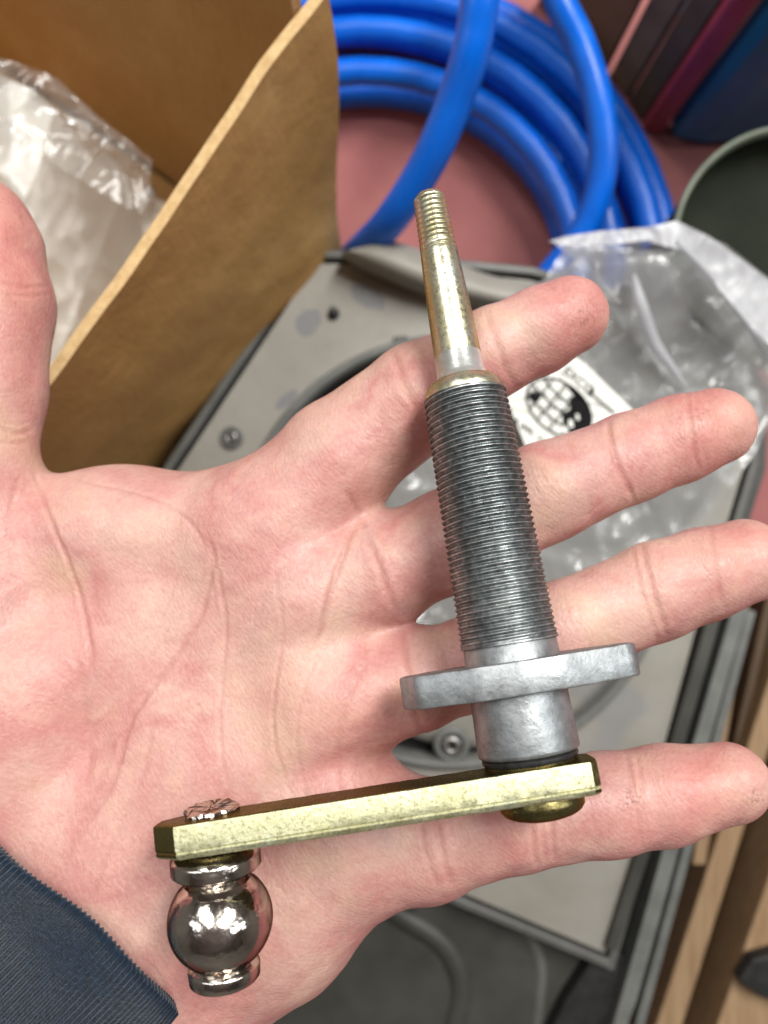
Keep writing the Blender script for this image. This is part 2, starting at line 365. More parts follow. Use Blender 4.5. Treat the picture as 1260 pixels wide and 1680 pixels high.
def surface(fn, lo, hi, vx):
    n = np.ceil((hi - lo) / vx).astype(int) // 6 * 6 + 7; cs = 6
    nc = (n - 1) // cs + 1
    ax = [lo[i] + vx * np.arange(n[i]) for i in range(3)]
    cax = [a[::cs] for a in ax]
    G = np.stack(np.meshgrid(*cax, indexing='ij'), -1).reshape(-1, 3)
    fc = fn(G).reshape(nc)
    near = np.abs(fc) < vx * cs * 1.25
    up = [np.minimum((np.arange(n[i]) + cs // 2) // cs, nc[i] - 1) for i in range(3)]
    M = near[np.ix_(*up)]; f = fc[np.ix_(*up)].astype(np.float32)
    idx = np.argwhere(M); 
    pts = np.stack([ax[i][idx[:, i]] for i in range(3)], -1)
    vals = np.concatenate([fn(c) for c in np.array_split(pts, max(1, len(pts) // 400000))])
    f[M] = vals
    ins = f < 0
    # surface nets
    c = np.zeros(np.array(f.shape) - 1, int); acc = np.zeros((*c.shape, 3), np.float32); cnt = np.zeros(c.shape, np.float32)
    X, Y, Zn = c.shape
    cross = []
    for a in range(3):
        s0 = [slice(None)] * 3; s1 = [slice(None)] * 3; s0[a] = slice(0, -1); s1[a] = slice(1, None)
        cr = ins[tuple(s0)] != ins[tuple(s1)]
        e = np.argwhere(cr); v0 = f[tuple(s0)][cr]; v1 = f[tuple(s1)][cr]; tt = v0 / (v0 - v1)
        pos = e.astype(np.float32); pos[:, a] += tt
        o1, o2 = [i for i in range(3) if i != a]
        okall = np.ones(len(e), bool); quad = []
        for d1, d2 in ((0, 0), (-1, 0), (-1, -1), (0, -1)):
            q = e.copy(); q[:, o1] += d1; q[:, o2] += d2
            ok = ((q >= 0) & (q < np.array(c.shape))).all(1); okall &= ok
            qq = q[ok]; np.add.at(acc, tuple(qq.T), pos[ok]); np.add.at(cnt, tuple(qq.T), 1); quad.append(q)
        cross.append((a, [q[okall] for q in quad], ins[tuple(s0)][cr][okall]))
    has = cnt > 0; ids = -np.ones(c.shape, int); ids[has] = np.arange(has.sum())
    V = lo + vx * (acc[has] / cnt[has][:, None])
    Q = []
    for a, quad, inside in cross:
        q = np.stack([ids[tuple(x.T)] for x in quad], -1)
        flip = inside if a != 1 else ~inside
        q[~flip] = q[~flip][:, ::-1]; Q.append(q)
    return V, np.concatenate(Q)
def grad(fn, V, h=2e-4):
    g = np.empty_like(V)
    for i in range(3):
        e = np.zeros(3); e[i] = h; g[:, i] = (fn(V + e) - fn(V - e)) / (2 * h)
    return g / np.maximum(np.linalg.norm(g, axis=1), 1e-6)[:, None]
lo = np.array([-.128, -.150, Z0 - .052]); hi = np.array([.085, .068, Z0 + .030])
HV, HQ = surface(hand_sdf, lo, hi, .00078)
for _ in range(2):
    g = grad(hand_sdf, HV); HV = HV - g * hand_sdf(HV)[:, None]
me = bpy.data.meshes.new('person'); me.from_pydata(HV.tolist(), [], HQ.tolist()); me.update()
tmp = bpy.data.objects.new('tmp', me); COL.objects.link(tmp)
sb = tmp.modifiers.new('s', 'SUBSURF'); sb.levels = 1; sb.render_levels = 1
dg = bpy.context.evaluated_depsgraph_get(); me2 = bpy.data.meshes.new_from_object(tmp.evaluated_get(dg))
bpy.data.objects.remove(tmp); bpy.data.meshes.remove(me)
nv = len(me2.vertices); V = np.empty(nv * 3, np.float32); me2.vertices.foreach_get('co', V); V = V.reshape(-1, 3).astype(float)
NR = grad(hand_sdf, V)
PX = np.stack([630 + V[:, 0] * F / (H - V[:, 2]), 840 - V[:, 1] * F / (H - V[:, 2])], -1)
front = np.clip(NR[:, 2] * 3 + .2, 0, 1)
def wob(P, sc, seed):
    """cheap smooth noise from summed sines"""
    r = np.random.default_rng(seed); o = np.zeros(len(P))
    for k in range(14):
        d = r.normal(size=P.shape[1]); d *= sc * r.uniform(.5, 1.6) / np.linalg.norm(d)
        o += np.sin(P @ d + r.uniform(0, 6.28))
    return o / 14 ** .5
def polydist(pl, rad):
    pl = np.array(spline(pl, 8))[:, :2]; d = np.full(len(PX), 1e9); tt = np.zeros(len(PX))
    m = ((PX > pl.min(0) - rad) & (PX < pl.max(0) + rad)).all(1); P = PX[m]; dd = np.full(len(P), 1e9); ts = np.zeros(len(P))
    for i in range(len(pl) - 1):
        a, b = pl[i], pl[i + 1]; ab = b - a; h = np.clip(((P - a) @ ab) / (ab @ ab + 1e-9), 0, 1)
        e = np.hypot(*(P - a - h[:, None] * ab).T); k = e < dd; dd[k] = e[k]; ts[k] = ((i + h) / (len(pl) - 1))[k]
    d[m] = dd; tt[m] = ts; return d, tt
PXW = PX + np.stack([wob(PX, .03, 1) * 2.2 + wob(PX, .11, 5) * .8, wob(PX, .03, 2) * 2.2 + wob(PX, .11, 6) * .8], -1)
PX0 = PX.copy(); PX = PXW
disp = np.zeros(nv); crease = np.zeros(nv)
# (points, depth px, width px)
CR = [
 ([(53, 770), (78, 833), (108, 911), (130, 978), (147, 1044), (152, 1110)], 9, 7),
 ([(110, 782), (200, 803), (267, 826), (315, 862), (345, 905)], 5, 6),
 ([(345, 880), (352, 930), (333, 995), (300, 1058), (245, 1133), (208, 1205), (180, 1290), (150, 1340), (95, 1416)], 7, 8),
 ([(350, 890), (364, 960), (368, 1030), (364, 1100), (361, 1189), (372, 1290)], 6, 6),
 ([(452, 935), (464, 1011), (458, 1089), (449, 1178), (458, 1240), (483, 1320)], 5, 6),
 ([(585, 860), (570, 890), (552, 944), (533, 1011), (517, 1072)], 6, 6),
 ([(517, 1072), (490, 1180), (500, 1290), (530, 1400)], 3, 7),
 ([(270, 868), (262, 890), (256, 920)], 2.5, 3),
 ([(300, 930), (282, 975), (262, 1020)], 3, 5),
 ([(250, 1180), (225, 1290), (170, 1420), (140, 1500)], 4, 9),
 ([(120, 1050), (150, 1200), (140, 1300)], 3, 10),
 ([(600, 1080), (560, 1200), (570, 1330)], 2.5, 7),
 ([(565, 800), (590, 850), (602, 868)], 5, 6),
 ([(600, 872), (625, 940), (655, 1008)], 6, 7),
 ([(660, 1020), (668, 1110), (700, 1230)], 5, 7),
 ([(705, 1255), (715, 1350), (745, 1460)], 5, 6), ([(690, 1300), (695, 1380), (722, 1462)], 3, 5),
 ([(795, 505), (812, 560), (845, 640)], 4, 7), ([(640, 570), (676, 650), (720, 735)], 4, 8),
 ([(998, 684), (1003, 730), (1018, 775), (1040, 826)], 6, 5), ([(1010, 760), (1030, 790), (1036, 815)], 3, 4),
 ([(1126, 636), (1133, 690), (1146, 770)], 4, 5), ([(1140, 640), (1148, 700), (1160, 765)], 2, 4),
 ([(958, 850), (975, 835), (990, 818)], 2, 3),
 ([(1050, 893), (1066, 950), (1078, 990), (1100, 1050)], 5, 6), ([(1035, 900), (1050, 960), (1082, 1056)], 2.5, 5),
 ([(1160, 855), (1175, 920), (1195, 1010)], 3, 6),
 ([(1028, 1232), (1038, 1290), (1052, 1340), (1053, 1388)], 5, 5), ([(1042, 1232), (1052, 1290), (1066, 1380)], 3, 4),
 ([(868, 1300), (872, 1360), (880, 1420)], 6, 5), ([(900, 1300), (905, 1360), (912, 1415)], 5, 5), ([(886, 1300), (890, 1360), (897, 1418)], 2.5, 4),
 ([(0, 462), (40, 470), (84, 470)], 4, 7), ([(0, 480), (45, 486), (84, 482)], 3, 5),
 ([(0, 700), (30, 712), (55, 705)], 6, 7), ([(0, 722), (25, 728), (50, 724)], 4, 5), ([(0, 690), (30, 696), (55, 690)], 3, 5),
 ([(30, 780), (15, 850), (25, 930)], 3, 9),
]
r2 = random.Random(9)
for k in range(70):          # short fine lines all over the palm
    x, y = r2.uniform(20, 560), r2.uniform(820, 1480); a = r2.choice([1.3, 1.9, 2.3, .5]) + r2.uniform(-.35, .35); L = r2.uniform(30, 110)
    CR.append(([(x, y), (x + math.cos(a) * L * .5 + r2.uniform(-6, 6), y + math.sin(a) * L * .5), (x + math.cos(a) * L, y + math.sin(a) * L)], r2.uniform(.8, 2.0), r2.uniform(2.5, 4)))
for (bx, by, dx, dy, n, hl) in ((885, 815, .93, -.37, 8, 60), (760, 880, .92, -.4, 5, 60), (940, 1030, .93, -.36, 8, 55), (800, 1350, .98, -.14, 6, 60), (960, 1320, .98, -.16, 5, 60), (700, 650, .8, -.55, 5, 60), (1090, 730, .92, -.38, 3, 50), (20, 600, 0, 1, 6, 60)):
    for k in range(n):
        s = (k - n / 2) * 22 + r2.uniform(-6, 6); cx, cy = bx + dx * s, by + dy * s; o = r2.uniform(-.5, .5) * hl; l = r2.uniform(15, 42)
        CR.append(([(cx + dy * (o - l), cy - dx * (o - l)), (cx + dy * o + r2.uniform(-3, 3), cy - dx * o), (cx + dy * (o + l), cy - dx * (o + l))], r2.uniform(.8, 1.8), 3))
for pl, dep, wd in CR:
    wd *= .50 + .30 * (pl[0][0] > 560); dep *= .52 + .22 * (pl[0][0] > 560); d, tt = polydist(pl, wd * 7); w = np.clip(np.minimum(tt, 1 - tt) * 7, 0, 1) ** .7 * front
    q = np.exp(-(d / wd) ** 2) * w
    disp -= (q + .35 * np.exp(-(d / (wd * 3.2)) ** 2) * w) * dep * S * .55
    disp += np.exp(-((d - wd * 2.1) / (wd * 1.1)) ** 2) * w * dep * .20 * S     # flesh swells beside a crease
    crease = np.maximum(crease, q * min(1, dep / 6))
PX = PX0
m3 = V / S
disp += (wob(m3, .020, 11) * 2.6 + wob(m3, .05, 12) * .9 + wob(m3, .13, 13) * .35) * S * front
bl = [(-20, 1120, 150, 10), (330, 1560, 130, 4), (500, 985, 70, 9), (470, 1120, 60, 5), (590, 1180, 60, 8), (640, 1000, 40, 5), (440, 860, 80, 8), (300, 1130, 130, -9), (340, 950, 70, 3),
      (700, 650, 50, 6), (760, 885, 50, 6), (930, 800, 45, 4), (840, 1065, 50, 6), (780, 1350, 45, 5), (940, 1325, 40, 4), (1170, 700, 45, 4), (940, 520, 45, 4), (1190, 1285, 45, 3), (150, 850, 90, 6)]
for x, y, r, h in bl: disp += np.exp(-((PX[:, 0] - x) ** 2 + (PX[:, 1] - y) ** 2) / r ** 2) * h * S * front
V = V + NR * disp[:, None]
me2.vertices.foreach_set('co', V.astype(np.float32).ravel())
red = np.zeros(nv)
for x, y, r, a in [(950, 520, 60, .22), (1190, 690, 70, .25), (1090, 700, 70, .12), (1215, 915, 80, .28), (1100, 960, 90, .10), (1180, 1290, 90, .32), (40, 475, 40, .38), (20, 560, 90, .12), (-10, 380, 90, .28),
                   (480, 1160, 80, .16), (620, 1150, 70, .20), (600, 780, 70, .14), (700, 700, 50, .18), (40, 740, 60, .18), (60, 1200, 130, .14), (160, 950, 80, .10), (520, 840, 90, .10), (800, 1380, 100, .08), (640, 1330, 90, .06), (360, 1600, 90, .10)]:
    red += np.exp(-((PX[:, 0] - x) ** 2 + (PX[:, 1] - y) ** 2) / r ** 2) * a
red = np.clip(red * (1 + .35 * wob(m3, .03, 21)), 0, .6)
gr = np.zeros(nv)
for x, y, r, a in [(955, 520, 34, .55), (870, 585, 16, .5), (1035, 1310, 22, .7), (1240, 1310, 18, .6), (1215, 1355, 20, .5), (1150, 680, 40, .3), (905, 470, 14, .4), (1160, 1030, 30, .35), (1220, 760, 30, .3)]:
    gr += np.exp(-((PX[:, 0] - x) ** 2 + (PX[:, 1] - y) ** 2) / r ** 2) * a
for nm, ar in (('redness', red), ('crease', crease), ('grime', gr)):
    at = me2.attributes.new(nm, 'FLOAT', 'POINT'); at.data.foreach_set('value', ar.astype(np.float32))
me2.update(); me2.name = 'person'; me2.materials.clear()
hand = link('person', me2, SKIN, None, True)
meta(hand, 'open palm-up hand with spread fingers and navy knit cuff, carrying the metal linkage', 'person')

# knitted cuff
KNIT, t, b = nt('navy_knit'); v = coords(t)
t.links.new(ramp(t, noise_n(t, v, 900, 5, .7), [(.3, (.002, .007, .016)), (.55, (.006, .017, .036)), (.75, (.018, .036, .062))]), b.inputs['Base Color'])
b.inputs['Roughness'].default_value = .9; b.inputs['Specular IOR Level'].default_value = .15; b.inputs['Sheen Weight'].default_value = .3
bump(t, b, noise_n(t, v, 1800, 4, .7), .7, .0005)
def sleeve():
    c0 = np.array(W(128, 1500, hz(30))); c1 = np.array(W(-260, 1880, hz(-10)))
    ax_ = c1 - c0; L = np.linalg.norm(ax_); ax_ /= L
    side = np.cross(ax_, [0, 0, 1]); side /= np.linalg.norm(side); upv = np.cross(side, ax_)
    if upv[2] < 0: upv = -upv
    nr, nx = 1440, 90; V = []; 
    ph = np.linspace(0, 2 * np.pi, nr, endpoint=False)
    rows = []
    prof = [(.030, -.0045), (.010, -.0040), (.002, -.0022), (0, -.0008), (.0004, .0)] + [(.0015 + .11 * (i / nx) , 0) for i in range(nx)]
    for j, (s, off) in enumerate(prof):
        rib = np.cos(ph * 185); 
        knit = .5 + .5 * np.cos(s / .00115 * 2 * np.pi + np.where(rib > 0, 0, np.pi))
        rr = off + .00021 * rib + .00022 * knit * (j > 5) + .0010 * np.sin(ph * 3 + s * 60) * min(1, s * 60) + .0006 * np.sin(ph * 7 + s * 130)
        edge = .0016 * np.sin(ph * 2 + .7) + .00010 * rib * (j < 8) - .0105 * np.sin(ph) 
        a = 262 * S + rr + s * .05; bb = 140 * S + rr + s * .05
        P = c0 + ax_ * (s + edge * max(0, 1 - s * 8))[:, None] + side * (a * np.cos(ph))[:, None] + upv * (bb * np.sin(ph))[:, None]
        rows.append(P)
    V = np.concatenate(rows); n = len(rows); k = np.arange(nr)
    Fc = np.concatenate([np.stack([i * nr + k, i * nr + (k + 1) % nr, (i + 1) * nr + (k + 1) % nr, (i + 1) * nr + k], -1) for i in range(n - 1)])
    return mesh('sleeve', V.tolist(), Fc.tolist(), KNIT, hand, True)
slv = sleeve(); slv['label'] = 'dark navy ribbed knit cuff'

# ------------------------------------------------------------------ the linkage in the palm
AZ0, AZ1 = hz(26), hz(188)                 # height of the spindle axis at its two ends
A0, A1 = W(705, 330, AZ0), W(877, 1285, AZ1); LPX = math.hypot(172, 955)
def ax(tp):
    u = tp / LPX; dA, dB = H - A0.z, H - A1.z
    lam = u * dA / (dB - u * (dB - dA)); p = A0.lerp(A1, lam); return p, (H - p.z) / F
U = (A1 - A0).normalized(); Vv = Vector((-U.y, U.x, 0)).normalized()
if Vv.x < 0: Vv = -Vv
Ww = Vv.cross(U)
if Ww.z < 0: Ww = -Ww
root = empty('ball_stud_linkage', ax(940)[0], 'grey threaded spindle with flange, yellow lever arm and shiny ball stud on the palm', 'metal linkage')
def lathe(name, prof, mat, seg=96, smooth=True, parent=root, axf=ax, fr=None, wob_=0):
    e1, e2 = fr or (Vv, Ww); V = []; Fc = []; n = len(prof)
    for (tp, r) in prof:
        p, s = axf(tp)
        for k in range(seg):
            a = 2 * math.pi * k / seg; V.append(p + (e1 * math.cos(a) + e2 * math.sin(a)) * (r * s))
    for i in range(n - 1):
        for k in range(seg): Fc.append((i * seg + k, (i + 1) * seg + k, (i + 1) * seg + (k + 1) % seg, i * seg + (k + 1) % seg))
    Fc.append(tuple(range(seg))); Fc.append(tuple((n - 1) * seg + k for k in range(seg))[::-1])
    o = mesh(name, V, Fc, mat, parent, smooth)
    if smooth:
        m = o.modifiers.new('e', 'EDGE_SPLIT'); m.split_angle = math.radians(38)
    return o
def screw_thread(name, t0, t1, rfun, pitch, depth, mat, seg=128, per=10, crest=.35):
    n = int((t1 - t0) / pitch * per); V = []; Fc = []; CRS = []
    for i in range(n + 1):
        tp = t0 + (t1 - t0) * i / n; p, s = ax(tp); R = rfun(tp); fade = min(1, (tp - t0) / pitch * .8 + .1, (t1 - tp) / pitch * .6)
        for k in range(seg):
            a = 2 * math.pi * k / seg; ph = ((tp - t0) / pitch - k / seg) % 1
            tri = abs(ph - .5) * 2; c = max(0, (tri - .10) / .90) ** 1.25
            r = R - depth * max(0, fade) * (1 - c) - (0 if fade > 0 else depth)
            r += .12 * mnoise.noise(Vector((tp * .05, math.cos(a) * 3, math.sin(a) * 3))) + .10 * mnoise.noise(Vector((tp * .4, math.cos(a) * 9, math.sin(a) * 9)))
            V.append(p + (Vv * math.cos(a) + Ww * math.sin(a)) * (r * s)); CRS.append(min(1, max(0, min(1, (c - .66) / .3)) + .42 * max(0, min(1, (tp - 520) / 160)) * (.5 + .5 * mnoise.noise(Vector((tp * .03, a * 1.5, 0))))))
    for i in range(n):
        for k in range(seg): Fc.append((i * seg + k, (i + 1) * seg + k, (i + 1) * seg + (k + 1) % seg, i * seg + (k + 1) % seg))
    Fc.append(tuple(range(seg))); Fc.append(tuple(n * seg + k for k in range(seg))[::-1])
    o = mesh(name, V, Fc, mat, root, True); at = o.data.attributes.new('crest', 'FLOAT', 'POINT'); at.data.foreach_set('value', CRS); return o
lathe('thread_tip', [(-10, 15), (-9, 20), (-5, 23.5), (0, 25)], GOLD, 64)
screw_thread('stud_thread', -2, 84, lambda q: 26.8 + q * .045, 8.3, 4.3, GOLD, 96, 10)
lathe('shank', [(80, 27), (86, 30.2), (92, 31), (130, 33), (190, 36.2), (258, 38.6)], GOLD, 96)
lathe('shank_shoulder', [(254, 36), (256, 37.6), (258, 38.2), (288, 39.5), (297, 44), (306, 52)], NYLON, 96)
lathe('spindle_washer', [(299, 46), (302, 53), (307, 59), (314, 63), (320, 65.3), (325, 65.3), (328, 61), (334, 60)], GOLD, 128)
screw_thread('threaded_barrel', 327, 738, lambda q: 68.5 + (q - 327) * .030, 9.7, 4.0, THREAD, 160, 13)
lathe('barrel_collar', [(730, 66), (732, 74), (736, 76.5), (790, 79)], CAST, 128)
def flange():
    c, s0 = ax(792); zf = c.z + Ww.z * 30 * S; s = (H - zf) / F
    out = []
    PLN = [(-194, -28), (-194, 8), (-190, 16), (-172, 44), (-165, 50), (-70, 88), (0, 96), (70, 92), (186, 54), (195, 46), (198, 24), (198, -20), (190, -34), (120, -76), (0, -94), (-120, -74), (-186, -36)]
    for i in range(len(PLN)):
        p, q = np.array(PLN[i], float), np.array(PLN[(i + 1) % len(PLN)], float); n = max(1, int(np.hypot(*(q - p)) / 9))
        out += [tuple(p + (q - p) * k / n) for k in range(n)]
    V = []; Fc = []
    lay = [(-27, .965), (-25.5, .992), (-23, 1), (23, 1), (26, .99), (27, .965)]
    for h, f in lay:
        for i, (x, y) in enumerate(out):
            jit = .8 * mnoise.noise(Vector((x * .03, y * .03, h * .05))) + .5 * mnoise.noise(Vector((x * .15, y * .1, h * .1)))
            V.append(c + Vv * ((x * f + jit) * s) + U * ((h + jit - 0.020 * x * 0) * s) + Ww * (y * f * s))
    n = len(out)
    for j in range(len(lay) - 1):
        for k in range(n): Fc.append((j * n + k, j * n + (k + 1) % n, (j + 1) * n + (k + 1) % n, (j + 1) * n + k))
    Fc.append(tuple(range(n))[::-1]); Fc.append(tuple((len(lay) - 1) * n + k for k in range(n)))
    o = mesh('flange', V, Fc, CAST, root, True); m = o.modifiers.new('e', 'EDGE_SPLIT'); m.split_angle = math.radians(40)
flange()
lathe('hub', [(812, 82), (822, 80), (840, 80.5), (912, 83.5), (916, 83), (918.5, 81), (918.6, 74)], CAST, 128)
lathe('rubber_washer', [(910, 60), (921.5, 77), (924, 79), (928, 79), (931, 77), (933, 70)], RUBBER, 96)
lathe('steel_washer', [(929, 66), (932, 76), (942, 76), (944, 70)], GOLDDARK, 96)

def local(pxc, pyc, zc):
    """frame parallel to the linkage, one unit = one photo px at the given height"""
    o = W(pxc, pyc, zc); s = (H - zc) / F
    return lambda a, b_, c: o + (Vv * a + U * b_ + Ww * c) * s
def arm():
    zf = A1.z + 70 * S; f = local(630, 1331, zf - 0)       # front face centre
    wl, wr = 348, 350
    # outline seen along U (a, c): blunt ends with chamfered corners; front at c = 0
    pl = [(-wl - 44, -34), (-wl, 0), (wr - 2, 0), (wr + 10, -8), (wr + 14, -34), (wr + 14, -86), (wr - 10, -104), (-wl, -104), (-wl - 44, -78)]
    out = []
    for i in range(len(pl)):
        a, b_ = np.array(pl[i], float), np.array(pl[(i + 1) % len(pl)], float); n = max(1, int(np.hypot(*(b_ - a)) / 14))
        out += [tuple(a + (b_ - a) * k / n) for k in range(n)]
    V = []; Fc = []
    lay = [(-27.5, .2, 3), (-26, 0, .8), (-23, 0, 0), (0, 0, 0), (13, 0, 0), (15.5, 0, 1.2), (18.5, 0, -1.0), (23.5, 0, 1.0), (27.5, 0, 5)]
    cx = 0
    for h, _, inset in lay:
        for (a, c) in out:
            aa = a - math.copysign(inset, a) * (abs(a) > wl - 3); cc = c - inset if c > -60 else c + inset
            jit = .55 * mnoise.noise(Vector((a * .05, h * .15, c * .05))) + .45 * mnoise.noise(Vector((a * .22, h * .3, c * .1)))
            edge = 1 if abs(h) < 20 else 1.0
            V.append(f(aa + jit * .6, h + jit * (1.0 if abs(h) > 15 else .3), cc + jit * edge))
    n = len(out)
    for j in range(len(lay) - 1):
        for k in range(n): Fc.append((j * n + k, (j + 1) * n + k, (j + 1) * n + (k + 1) % n, j * n + (k + 1) % n))
    Fc.append(tuple(range(n))); Fc.append(tuple((len(lay) - 1) * n + k for k in range(n))[::-1])
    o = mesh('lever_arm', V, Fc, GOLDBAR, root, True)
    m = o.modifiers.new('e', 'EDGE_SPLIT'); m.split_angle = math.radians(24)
    o.data.materials.append(GOLDDARK)  # top, bottom and end faces get the darkened copy, as if mirroring skin
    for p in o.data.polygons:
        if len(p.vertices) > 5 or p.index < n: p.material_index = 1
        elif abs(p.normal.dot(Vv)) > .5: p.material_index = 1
    o['label'] = 'flat lever arm in pale yellow speckled zinc'
    return o
lever = arm()
def sub_axis(p0, p1, z0, z1):
    a, b_ = W(*p0, z0), W(*p1, z1); L = math.hypot(p1[0] - p0[0], p1[1] - p0[1])
    def f(tp):
        u = tp / L; dA, dB = H - a.z, H - b_.z; lam = u * dA / (dB - u * (dB - dA)); p = a.lerp(b_, lam); return p, (H - p.z) / F
    d = (b_ - a).normalized(); e1 = Vector((-d.y, d.x, 0)).normalized(); e1 = e1 if e1.x > 0 else -e1
    e2 = e1.cross(d); e2 = e2 if e2.z > 0 else -e2
    return f, (e1, e2)
# peened rivet head under the arm's near end
fx, fe = sub_axis((884, 1290), (894, 1345), A1.z, A1.z + 8 * S)
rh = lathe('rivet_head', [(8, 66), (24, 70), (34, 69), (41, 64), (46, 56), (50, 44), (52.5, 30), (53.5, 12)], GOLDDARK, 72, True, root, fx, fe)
# ball stud
fx, fe = sub_axis((347, 1322), (371, 1622), A1.z + 4 * S, A1.z + 20 * S)
st = lathe('ball_stud', [(60, 50), (72, 66), (78, 72), (82, 73), (101, 73), (104, 70), (106, 60), (112, 52), (122, 49), (128, 49.5)], NICKEL, 128, True, root, fx, fe)
prof = []; cyb, rb = 186, 83
for i in range(41):
    a = math.pi * (1 - i / 40) ; y = cyb - rb * math.cos(math.pi - a) if False else cyb + rb * math.cos(a); r = rb * math.sin(a)
    if y > 121 and y < 256: prof.append((y, max(r, 49.5 if y < cyb else 50)))
prof = [(126, 49)] + prof
prof = [(y_, r_ * 1.03 if 130 < y_ < 250 else r_) for y_, r_ in prof] + [(257, 53), (260, 57), (264, 58.5), (281, 57.5), (284, 55), (285, 50), (285.3, 20)]
lathe('ball', prof, NICKEL, 128, True, root, fx, fe)
# upset end of the stud above the arm: ragged, crimped
V = []; Fc = []; seg = 40; rr = random.Random(5)
prof = [(34, 42), (14, 42), (6, 43), (2, 40), (0, 34), (1, 20), (3, 8)]
jit = [rr.uniform(-3.5, 3.5) for _ in range(seg)]
for i, (tp, r) in enumerate(prof):
    p, s = fx(tp)
    for k in range(seg):
        a = 2 * math.pi * k / seg; r_ = r + jit[k] * (i > 1) + rr.uniform(-1, 1); dt = rr.uniform(-1.8, 1.8) * (i > 1)
        V.append(p + (fe[0] * math.cos(a) + fe[1] * math.sin(a)) * (r_ * s) + U * dt * s)
for i in range(len(prof) - 1):
    for k in range(seg): Fc.append((i * seg + k, i * seg + (k + 1) % seg, (i + 1) * seg + (k + 1) % seg, (i + 1) * seg + k))
Fc.append(tuple((len(prof) - 1) * seg + k for k in range(seg)))
mesh('peened_end', V, Fc, NICKEL, root)

# ------------------------------------------------------------------ cardboard box
ZR = .205
Ra, Rb = W(-60, 815, ZR), W(519, -12, ZR)             # near wall: its rim
Bb = W(592, 560, 0.0)                                   # foot of the corner
dirv = (Ra - Rb).normalized(); inn = Vector((-dirv.y, dirv.x, 0)); inn = inn if inn.x < 0 else -inn
box = empty('cardboard_box', (Rb + Ra) / 2 - Vector((0, 0, ZR)), 'open kraft cardboard box holding a crumpled clear bag', 'box')
def wall(name, p0, p1, q0, q1, n_in, th, mat, mat_in, crumple=.0012, nu=60, nv_=24, wig=None):
    """board from rim p0-p1 down to foot q0-q1, th thick towards n_in"""
    me = bpy.data.meshes.new(name); V = []; Fc = []; mi = []
    for side in (0, 1):
        for j in range(nv_ + 1):
            for i in range(nu + 1):
                u, v_ = i / nu, j / nv_
                p = p0.lerp(p1, u).lerp(q0.lerp(q1, u), v_)
                d = crumple * (mnoise.noise(p * 22) * (.35 + v_) + .22 * mnoise.noise(p * 90))
                p = p + n_in * (d + th * side)
                if wig: p = p + wig(u, v_)
                V.append(p)
    m = (nu + 1) * (nv_ + 1); g = lambda s, i, j: s * m + j * (nu + 1) + i
    for j in range(nv_):
        for i in range(nu):
            Fc.append((g(0, i, j), g(0, i + 1, j), g(0, i + 1, j + 1), g(0, i, j + 1))); mi.append(0)
            Fc.append((g(1, i, j), g(1, i, j + 1), g(1, i + 1, j + 1), g(1, i + 1, j))); mi.append(1)
    for i in range(nu):
        Fc.append((g(0, i, 0), g(1, i, 0), g(1, i + 1, 0), g(0, i + 1, 0))); mi.append(2)
        Fc.append((g(0, i, nv_), g(0, i + 1, nv_), g(1, i + 1, nv_), g(1, i, nv_))); mi.append(2)
    for j in range(nv_):
        Fc.append((g(0, 0, j), g(0, 0, j + 1), g(1, 0, j + 1), g(1, 0, j))); mi.append(2)
        Fc.append((g(0, nu, j), g(1, nu, j), g(1, nu, j + 1), g(0, nu, j + 1))); mi.append(2)
    me.from_pydata([tuple(x) for x in V], [], Fc); me.update()
    for mm in (mat, mat_in, CARDEDGE): me.materials.append(mm)
    me.polygons.foreach_set('material_index', mi)
    o = link(name, me, None, box, True); e = o.modifiers.new('e', 'EDGE_SPLIT'); e.split_angle = math.radians(50)
    return o
footA = Bb + dirv * (Ra - Rb).length + inn * .032
def wg(u, v_):
    # the rim droops slightly and the corner is creased and bulging
    a = max(0, (u - .86) / .14); return Vector((.0035 * a * math.sin(v_ * 7 + 1), 0, 0)) - inn * (.0025 * math.sin(u * 3.1) * (1 - v_))
wall('side_wall', Ra, Rb, footA, Bb, inn, .0029, CARD, CARDIN, .0018, 90, 40, wg)
WID = .30
Rc = Rb + inn * WID + Vector((-.0, 0, 0)); Rd = Ra + inn * WID
far_off = dirv * .004
wall('end_wall', Rb + inn * .0045 + dirv * .001, Rc, Bb + inn * .0045 + dirv * .001, Bb + inn * (WID - .02), dirv, .0036, CARD, CARDIN, .0028, 90, 40)
wall('side_wall', Rd, Rc, footA + inn * (WID - .02), Bb + inn * (WID - .02), -inn, .0036, CARD, CARDIN)
wall('end_wall', Ra + inn * .0045, Rd - inn * .0045, footA + inn * .0045, footA + inn * (WID - .025), -dirv, .0036, CARD, CARDIN)
mesh('box_floor', [p + Vector((0, 0, .045)) for p in (Bb - dirv * .003, Bb + inn * (WID - .01), footA + inn * (WID - .01), footA - inn * .008)], [(0, 1, 2, 3)], CARDIN, box)

